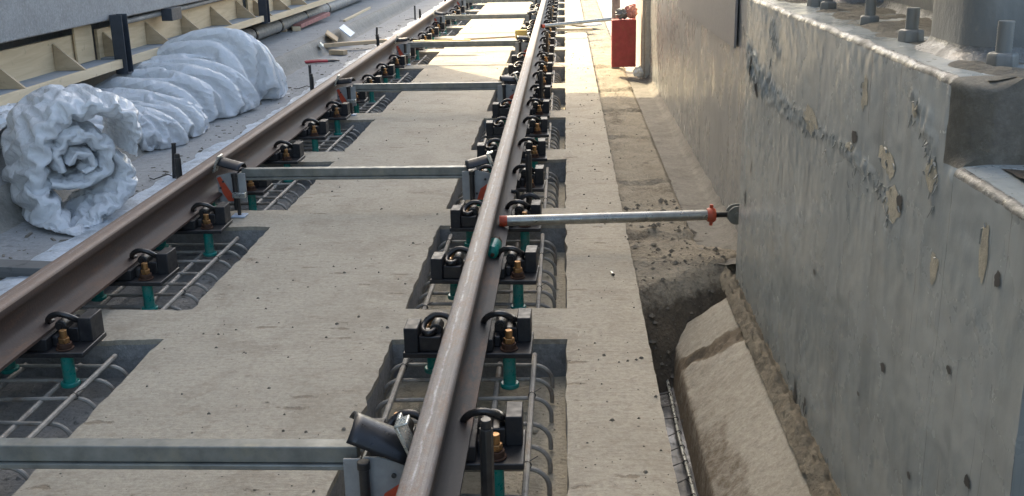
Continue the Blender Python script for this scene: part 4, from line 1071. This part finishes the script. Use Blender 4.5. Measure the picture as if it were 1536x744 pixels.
for i in range(260):
    yy = 3.6 + rg.random() ** 1.4 * 12; x = rg.choice([rg.uniform(-2.3, -1.85), rg.uniform(-3.2, -2.5), rg.gauss(-2.05, .08)]); z = leftz(x, yy)
    s_ = .004 + .012 * rg.random() ** 3; a = rg.random() * 6; L_ = rg.uniform(1, 3)
    q = [(s_ * (L_ * math.cos(a) * c_ - math.sin(a) * d_), s_ * (L_ * math.sin(a) * c_ + math.cos(a) * d_)) for c_, d_ in ((-1, -.6), (1, -.5), (.8, .6), (-.9, .7))]
    mb.add([(x + p[0], yy + p[1], z) for p in q] + [(x + p[0] * .7, yy + p[1] * .7, z + s_ * .6) for p in q], [(4, 5, 6, 7)] + [(j, (j + 1) % 4, (j + 1) % 4 + 4, j + 4) for j in range(4)])
tag(mb.build('loose_grit', plain('grit', (.17, .15, .12), .9, var=.4), smooth=0), kind='stuff')
root = empty('cartridge_case', (.515, 4.223, .008), R(12), 'small pale metal cartridge lying on the slab right of the rail', 'cartridge')
MB().tube([(0, -.02, 0), (0, .008, 0), (0, .022, 0)], [.005, .005, .002], 10).build('case', M['galv_b'], root)
MB().tube([(0, -.024, 0), (0, -.02, 0)], .006, 10).build('rim', M['dark_steel'], root)

# ------------------------------------------------------------------ light
AZ, EL = R(33.3), R(40)                                   # sun ahead and to the left
sd = Vector((-math.sin(AZ) * math.cos(EL), math.cos(AZ) * math.cos(EL), math.sin(EL)))
ld = bpy.data.lights.new('sun', 'SUN'); ld.energy = 2.1; ld.angle = R(.5); ld.color = (1, .86, .66)
lo = bpy.data.objects.new('sun', ld); COL.objects.link(lo); lo.rotation_euler = sd.to_track_quat('Z', 'Y').to_euler(); lo.location = (-10, 20, 15)
w = bpy.data.worlds.new('World'); scene.world = w; w.use_nodes = True
nt = w.node_tree; sky = nt.nodes.new('ShaderNodeTexSky'); sky.sky_type = 'NISHITA'; sky.sun_disc = False
sky.sun_elevation = EL; sky.sun_rotation = -AZ; sky.dust_density = 4.0; sky.air_density = .8; sky.ozone_density = .3
bg = nt.nodes['Background']; bg.inputs[1].default_value = .15; nt.links.new(sky.outputs[0], bg.inputs[0])

# ------------------------------------------------------------------ camera (solved from the rails, pockets and fasteners)
f, th, ps, ro = 1600., .2948, .0531, -.0211
fw_ = Vector((-math.sin(ps) * math.cos(th), math.cos(ps) * math.cos(th), -math.sin(th)))
r_ = Vector((math.cos(ps), math.sin(ps), 0)); u_ = r_.cross(fw_)
r2 = r_ * math.cos(ro) + u_ * math.sin(ro); u2 = -r_ * math.sin(ro) + u_ * math.cos(ro)
cd = bpy.data.cameras.new('camera'); cam = bpy.data.objects.new('camera', cd); COL.objects.link(cam)
mw = Matrix((r2, u2, -fw_)).transposed().to_4x4(); mw.translation = (.3257, 0, 1.4024); cam.matrix_world = mw
cd.sensor_width = 36; cd.lens = f / 1536 * 36; cd.clip_end = 300; cd.clip_start = .05
scene.camera = cam
vs = scene.view_settings; vs.view_transform = 'Standard'; vs.look = 'None'; vs.gamma = 1; vs.exposure = 2.12

vs.use_white_balance = True; vs.white_balance_temperature = 7250; vs.white_balance_tint = 5
